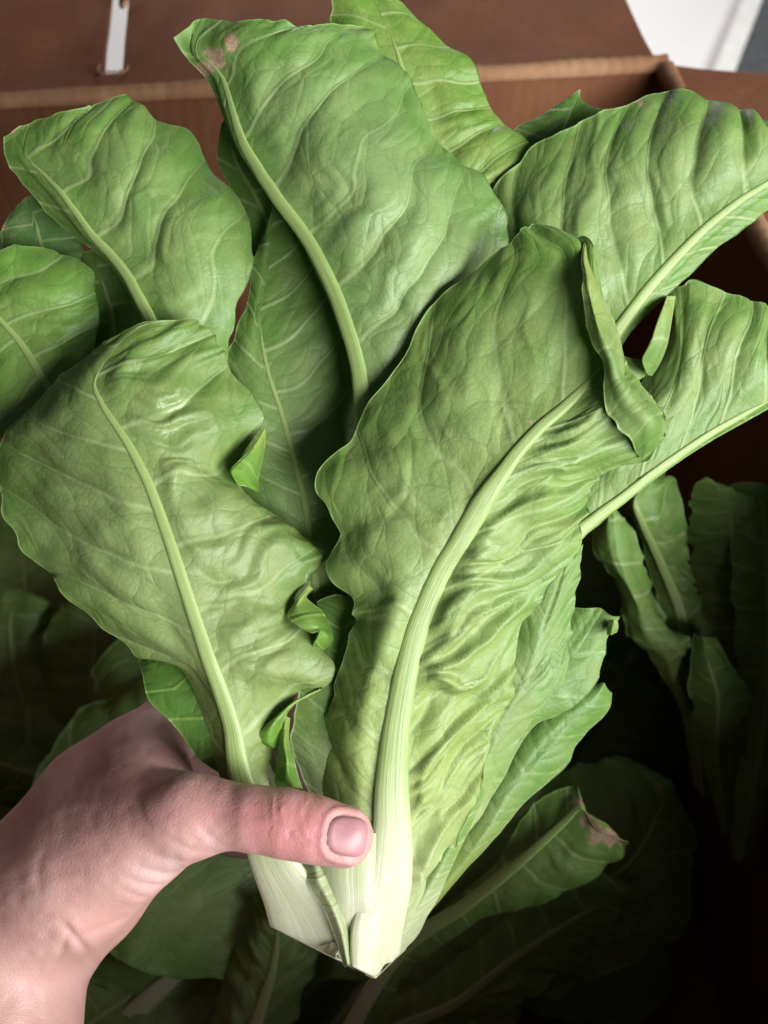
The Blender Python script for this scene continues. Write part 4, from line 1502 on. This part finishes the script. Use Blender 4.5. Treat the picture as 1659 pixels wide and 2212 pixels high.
leaf("leaf", h1, control([
    [(620, 2350), (680, 2370), (740, 2390)],
    [(830, 2110), (870, 2170), (930, 2230)],
    [(980, 1950), (1080, 2060), (1170, 2150)],
    [(1120, 1800), (1190, 1985), (1330, 2080)],
    [(1204, 1680), (1290, 1920), (1480, 2020)],
    [(1260, 1650), (1375, 1850), (1500, 1880)],
    [(1335, 1634), (1430, 1740), (1505, 1795)],
    [(1395, 1656), (1450, 1692), (1490, 1750)]],
    [[13, 13, 13, 12.5], [12.5, 12, 12, 12], [13, 13, 13, 13]], -0.6), 2, rib=[70, 60, 46, 34, 22, 12], rib_end=0.9, sp=1.8, slope=0.3, seed=202, spacing=SPB, rib_white=(2, 9),
    spots=[(1425, 1700, 12, 0.9), (1450, 1725, 10, 0.7)])
leaf("leaf", h1, control([
    [(600, 2370), (650, 2400), (700, 2420)],
    [(800, 2180), (830, 2240), (880, 2290)],
    [(930, 2110), (980, 2170), (1040, 2210)],
    [(1060, 2000), (1110, 2070), (1190, 2120)],
    [(1180, 1920), (1250, 1980), (1330, 2030)],
    [(1300, 1880), (1370, 1920), (1420, 1960)]],
    [[11.5, 11, 11], [11, 10.6, 10.6], [11.6, 11.4, 11.4]], -0.6), 2, rib=[70, 56, 40, 28, 14], rib_end=0.9, sp=1.6, slope=0.3, crk=(0.9, 0.9), seed=203, spacing=SPB, rib_white=(3, 10), amp=1.5)
leaf("leaf", h1, control([
    [(620, 2330), (660, 2330), (700, 2330)],
    [(800, 2060), (850, 2050), (900, 2060)],
    [(920, 1900), (990, 1890), (1040, 1920)],
    [(1010, 1790), (1080, 1790), (1130, 1830)],
    [(1080, 1720), (1150, 1730), (1200, 1760)],
    [(1160, 1650), (1210, 1650), (1240, 1680)]],
    [[13.5, 13, 13], [13, 12.6, 12.6], [13.6, 13.4, 13.4]], -0.5), 2, rib=[80, 60, 40, 20], rib_end=0.9, sp=1.6, seed=204, spacing=SPB, rib_white=(3, 10))

# crumpled lettuce under the wrist
h2 = head(420, 2420, 12, "crumpled romaine lettuce in the box below the held lettuce's white cut base")
leaf("leaf", h2, control([
    [(430, 2420), (500, 2440), (560, 2430)],
    [(440, 2300), (520, 2310), (620, 2290)],
    [(470, 2180), (560, 2190), (650, 2160)],
    [(495, 2080), (590, 2090), (688, 2055)],
    [(520, 2010), (600, 2000), (660, 1990)],
    [(548, 1945), (590, 1930), (630, 1945)]],
    [[11, 11, 11], [10, 9.6, 9.8], [10.6, 10.4, 10.6]], -0.4), 2, rib=[90, 60, 36, 16], rib_end=0.8, sp=0.9, slope=0.8, amp=2.0, crumple=1.8, crk=(1.6, 1.6), ruffle=1.4, seed=211, spacing=SPB, rib_white=(2, 8))
leaf("leaf", h2, control([
    [(440, 2430), (470, 2430), (500, 2430)],
    [(450, 2250), (490, 2250), (530, 2250)],
    [(480, 2120), (520, 2110), (560, 2110)],
    [(474, 2030), (520, 2020), (570, 2010)],
    [(510, 1985), (545, 1960), (580, 1960)]],
    [[12, 12, 11.6], [11.6, 11.4, 11.2], [12, 12, 11.8]], -0.4), 2, rib=[50, 36, 16], rib_end=0.8, sp=0.9, crumple=1.8, seed=212, spacing=SPB)
leaf("leaf", h2, control([
    [(60, 2420), (140, 2460), (230, 2500)],
    [(180, 2280), (235, 2250), (330, 2330)],
    [(250, 2160), (330, 2150), (440, 2240)],
    [(300, 2040), (400, 2085), (520, 2150)],
    [(350, 1960), (450, 2010), (560, 2060)],
    [(410, 1910), (480, 1930), (550, 1970)]],
    [[13, 13, 13], [12.4, 12.2, 12.6], [12.8, 13, 13]], -0.5), 2, rib=[110, 95, 80, 56, 24], rib_end=0.8, sp=1.2, seed=213, crumple=1.6, spacing=SPB, rib_white=(6, 14))

# lettuce standing against the right-hand wall
h3 = head(1560, 1800, 20, "romaine lettuce standing in the box, its curled leaf beside the cardboard side wall")
leaf("leaf", h3, control([
    [(1500, 1700), (1520, 1720), (1545, 1730)],
    [(1455, 1450), (1492, 1460), (1530, 1450)],
    [(1425, 1320), (1472, 1330), (1520, 1320)],
    [(1395, 1200), (1425, 1210), (1490, 1220)],
    [(1370, 1120), (1385, 1120), (1485, 1130)],
    [(1360, 1065), (1375, 1075), (1470, 1045)],
    [(1385, 1035), (1410, 1022), (1440, 1022)]],
    [[16, 11.5, 8.2, 7.6], [15.6, 10.8, 7.6, 7.0], [16, 12, 9, 8.4]], -0.4), 2, rib=[6, 44, 36, 26, 12], rib_end=0.85, sp=1.4, crk=(1.7, 1.7), jag=1.8, seed=221, spacing=SPB, rib_white=(3, 14))
leaf("leaf", h3, control([
    [(1480, 1560), (1500, 1560), (1520, 1560)],
    [(1410, 1418), (1450, 1440), (1494, 1405)],
    [(1355, 1366), (1410, 1385), (1485, 1385)],
    [(1335, 1280), (1375, 1300), (1425, 1300)],
    [(1292, 1205), (1335, 1215), (1395, 1220)],
    [(1282, 1148), (1320, 1150), (1370, 1150)],
    [(1300, 1112), (1322, 1108), (1345, 1115)]],
    [[14, 9.5, 7.4, 7.2], [13.6, 8.4, 6.4, 6.4], [14, 9.5, 7.4, 7.2]], [-0.6, -0.3]), 2, amp=0.8, crumple=1.4, ruffle=1.6, sp=1.6, crk=(1.7, 1.7), jag=1.8, seed=222, spacing=SPB)
leaf("leaf", h3, control([
    [(1560, 1740), (1575, 1740), (1590, 1740)],
    [(1520, 1450), (1600, 1450), (1700, 1450)],
    [(1495, 1260), (1590, 1250), (1710, 1240)],
    [(1488, 1160), (1580, 1150), (1690, 1140)],
    [(1492, 1085), (1570, 1080), (1650, 1080)],
    [(1500, 1045), (1530, 1035), (1570, 1050)]],
    [[17.5, 13.5, 9.6], [17, 12.6, 8.8], [17.6, 13.5, 9.8]], -0.5), 2, rib=[6, 28, 20, 10], rib_end=0.8, sp=1.3, crk=(1.7, 1.7), jag=1.8, seed=223, spacing=SPB)
leaf("leaf", h3, control([
    [(1560, 1800), (1570, 1800), (1580, 1800)],
    [(1510, 1610), (1550, 1640), (1600, 1620)],
    [(1490, 1500), (1550, 1510), (1605, 1500)],
    [(1488, 1420), (1530, 1430), (1580, 1440)],
    [(1500, 1365), (1520, 1370), (1545, 1380)]],
    [[15.5, 11, 9.5], [15, 10.4, 9], [15.6, 11.4, 10]], -0.4), 2, rib=[6, 22, 12], rib_end=0.8, sp=1.2, crk=(1.7, 1.7), jag=1.8, seed=224, spacing=SPB)
leaf("leaf", h3, control([
    [(1585, 1860), (1600, 1860), (1615, 1860)],
    [(1570, 1700), (1630, 1700), (1680, 1700)],
    [(1590, 1500), (1660, 1500), (1740, 1500)],
    [(1580, 1250), (1660, 1250), (1750, 1250)],
    [(1570, 1100), (1650, 1100), (1740, 1110)],
    [(1575, 1055), (1640, 1045), (1700, 1060)]],
    [[16.5, 13, 10.6], [16, 12.4, 10], [16.4, 13, 10.6]], -0.5), 2, rib=[6, 34, 26, 12], rib_end=0.85, sp=1.4, crk=(1.7, 1.7), jag=1.8, seed=225, spacing=SPB)

# dark lettuce behind the hand
h4 = head(210, 1750, 19, "romaine lettuce standing in the shadowed box behind the gripping hand")
leaf("leaf", h4, control([
    [(170, 1740), (210, 1750), (260, 1740)],
    [(120, 1600), (205, 1590), (330, 1590)],
    [(90, 1480), (204, 1470), (340, 1470)],
    [(100, 1370), (206, 1360), (330, 1350)],
    [(140, 1290), (205, 1260), (280, 1270)]],
    [[25, 24.5, 24], [24.6, 24, 23.6], [25, 24.5, 24]], -0.5), 2, rib=[46, 40, 32, 18], rib_end=0.9, sp=1.5, seed=231, spacing=SPB, rib_white=(0, 0))
leaf("leaf", h4, control([
    [(100, 1800), (150, 1800), (200, 1800)],
    [(0, 1640), (90, 1640), (190, 1660)],
    [(-50, 1500), (40, 1480), (160, 1490)],
    [(-60, 1380), (20, 1360), (120, 1380)],
    [(-30, 1290), (40, 1270), (110, 1300)]],
    [[26, 25.5, 25], [25.6, 25, 24.6], [26, 25.5, 25]], -0.5), 2, rib=[46, 40, 32, 18], rib_end=0.9, sp=1.5, seed=232, spacing=SPB)
leaf("leaf", h4, control([
    [(260, 1820), (300, 1820), (340, 1820)],
    [(120, 1760), (150, 1700), (200, 1690)],
    [(0, 1740), (30, 1660), (80, 1610)],
    [(-120, 1700), (-90, 1620), (-40, 1570)]],
    [[22.5, 22, 22], [22, 21.5, 21.5], [22.5, 22.2, 22.2]], -0.5), 2, rib=[46, 36, 18], rib_end=0.9, sp=1.5, seed=233, spacing=SPB)


# heads lying deeper down
def plain_head(loc, yaw, tilt, seed):
    o = empty("lettuce", (0, 0, 0))
    rg = random.Random(seed)
    for k in range(7):
        a = (k - 3) / 3.0
        L = 0.24 + rg.uniform(-0.02, 0.03)
        wd = 0.055 + rg.uniform(-0.01, 0.015)
        side = a * 0.75 + rg.uniform(-0.1, 0.1)
        rows = []
        for t, wk in ((0, 0.12), (0.2, 0.35), (0.45, 0.75), (0.7, 1.0), (0.88, 0.8), (1.0, 0.35)):
            c = np.array([math.sin(side * t) * L * t, math.cos(side * t) * L * t, 0.012 + 0.05 * t * (1 - abs(a)) + 0.02 * math.sin(t * 3) - 0.03 * t * t * abs(a) + 0.004 * k % 3])
            dr = np.array([math.cos(side * t), -math.sin(side * t), -0.35 * a])
            row = [c - dr * wd * wk + [0, 0, -0.014 * wk], c - dr * wd * wk * 0.5, c, c + dr * wd * wk * 0.5, c + dr * wd * wk + [0, 0, -0.014 * wk]]
            rows.append(row)
        leaf("leaf", o, np.array(rows), 2, rib=[70, 56, 40, 24, 10], rib_end=0.88, sp=1.4, slope=0.5, seed=seed * 10 + k, spacing=0.003, rib_white=(2, 10))
    o.location = loc
    o.rotation_euler = (tilt, 0, yaw)
    return o


deep_label, deep_group = "romaine lettuce lying deep in the box beneath the other heads", "lettuces deep in the box"
proto = [plain_head((0.04, 0.08, 0.05), 0.4, 0.25, 301), plain_head((-0.10, 0.12, 0.008), -0.5, 0.05, 302)]


def copy_head(src, loc, rot):
    r = src.copy()
    COL.objects.link(r)
    r.location, r.rotation_euler = loc, rot
    for ch in src.children:
        c = ch.copy()
        COL.objects.link(c)
        c.parent = r
        for g in ch.children:
            d = g.copy()
            COL.objects.link(d)
            d.parent = c
    return r


heads = proto + [copy_head(proto[0], (-0.02, 0.20, 0.02), (0.3, 0.1, -0.3)), copy_head(proto[1], (-0.17, 0.16, 0.006), (0.06, 0, 0.1)),
                 copy_head(proto[1], (0.05, 0.30, 0.03), (0.2, 0, -0.9)), copy_head(proto[0], (-0.10, 0.26, 0.006), (0.05, 0, 0.8)),
                 copy_head(proto[1], (0.08, 0.14, 0.07), (0.1, 0, 1.2))]
for o in heads:
    tag(o, deep_label, "lettuce", deep_group)
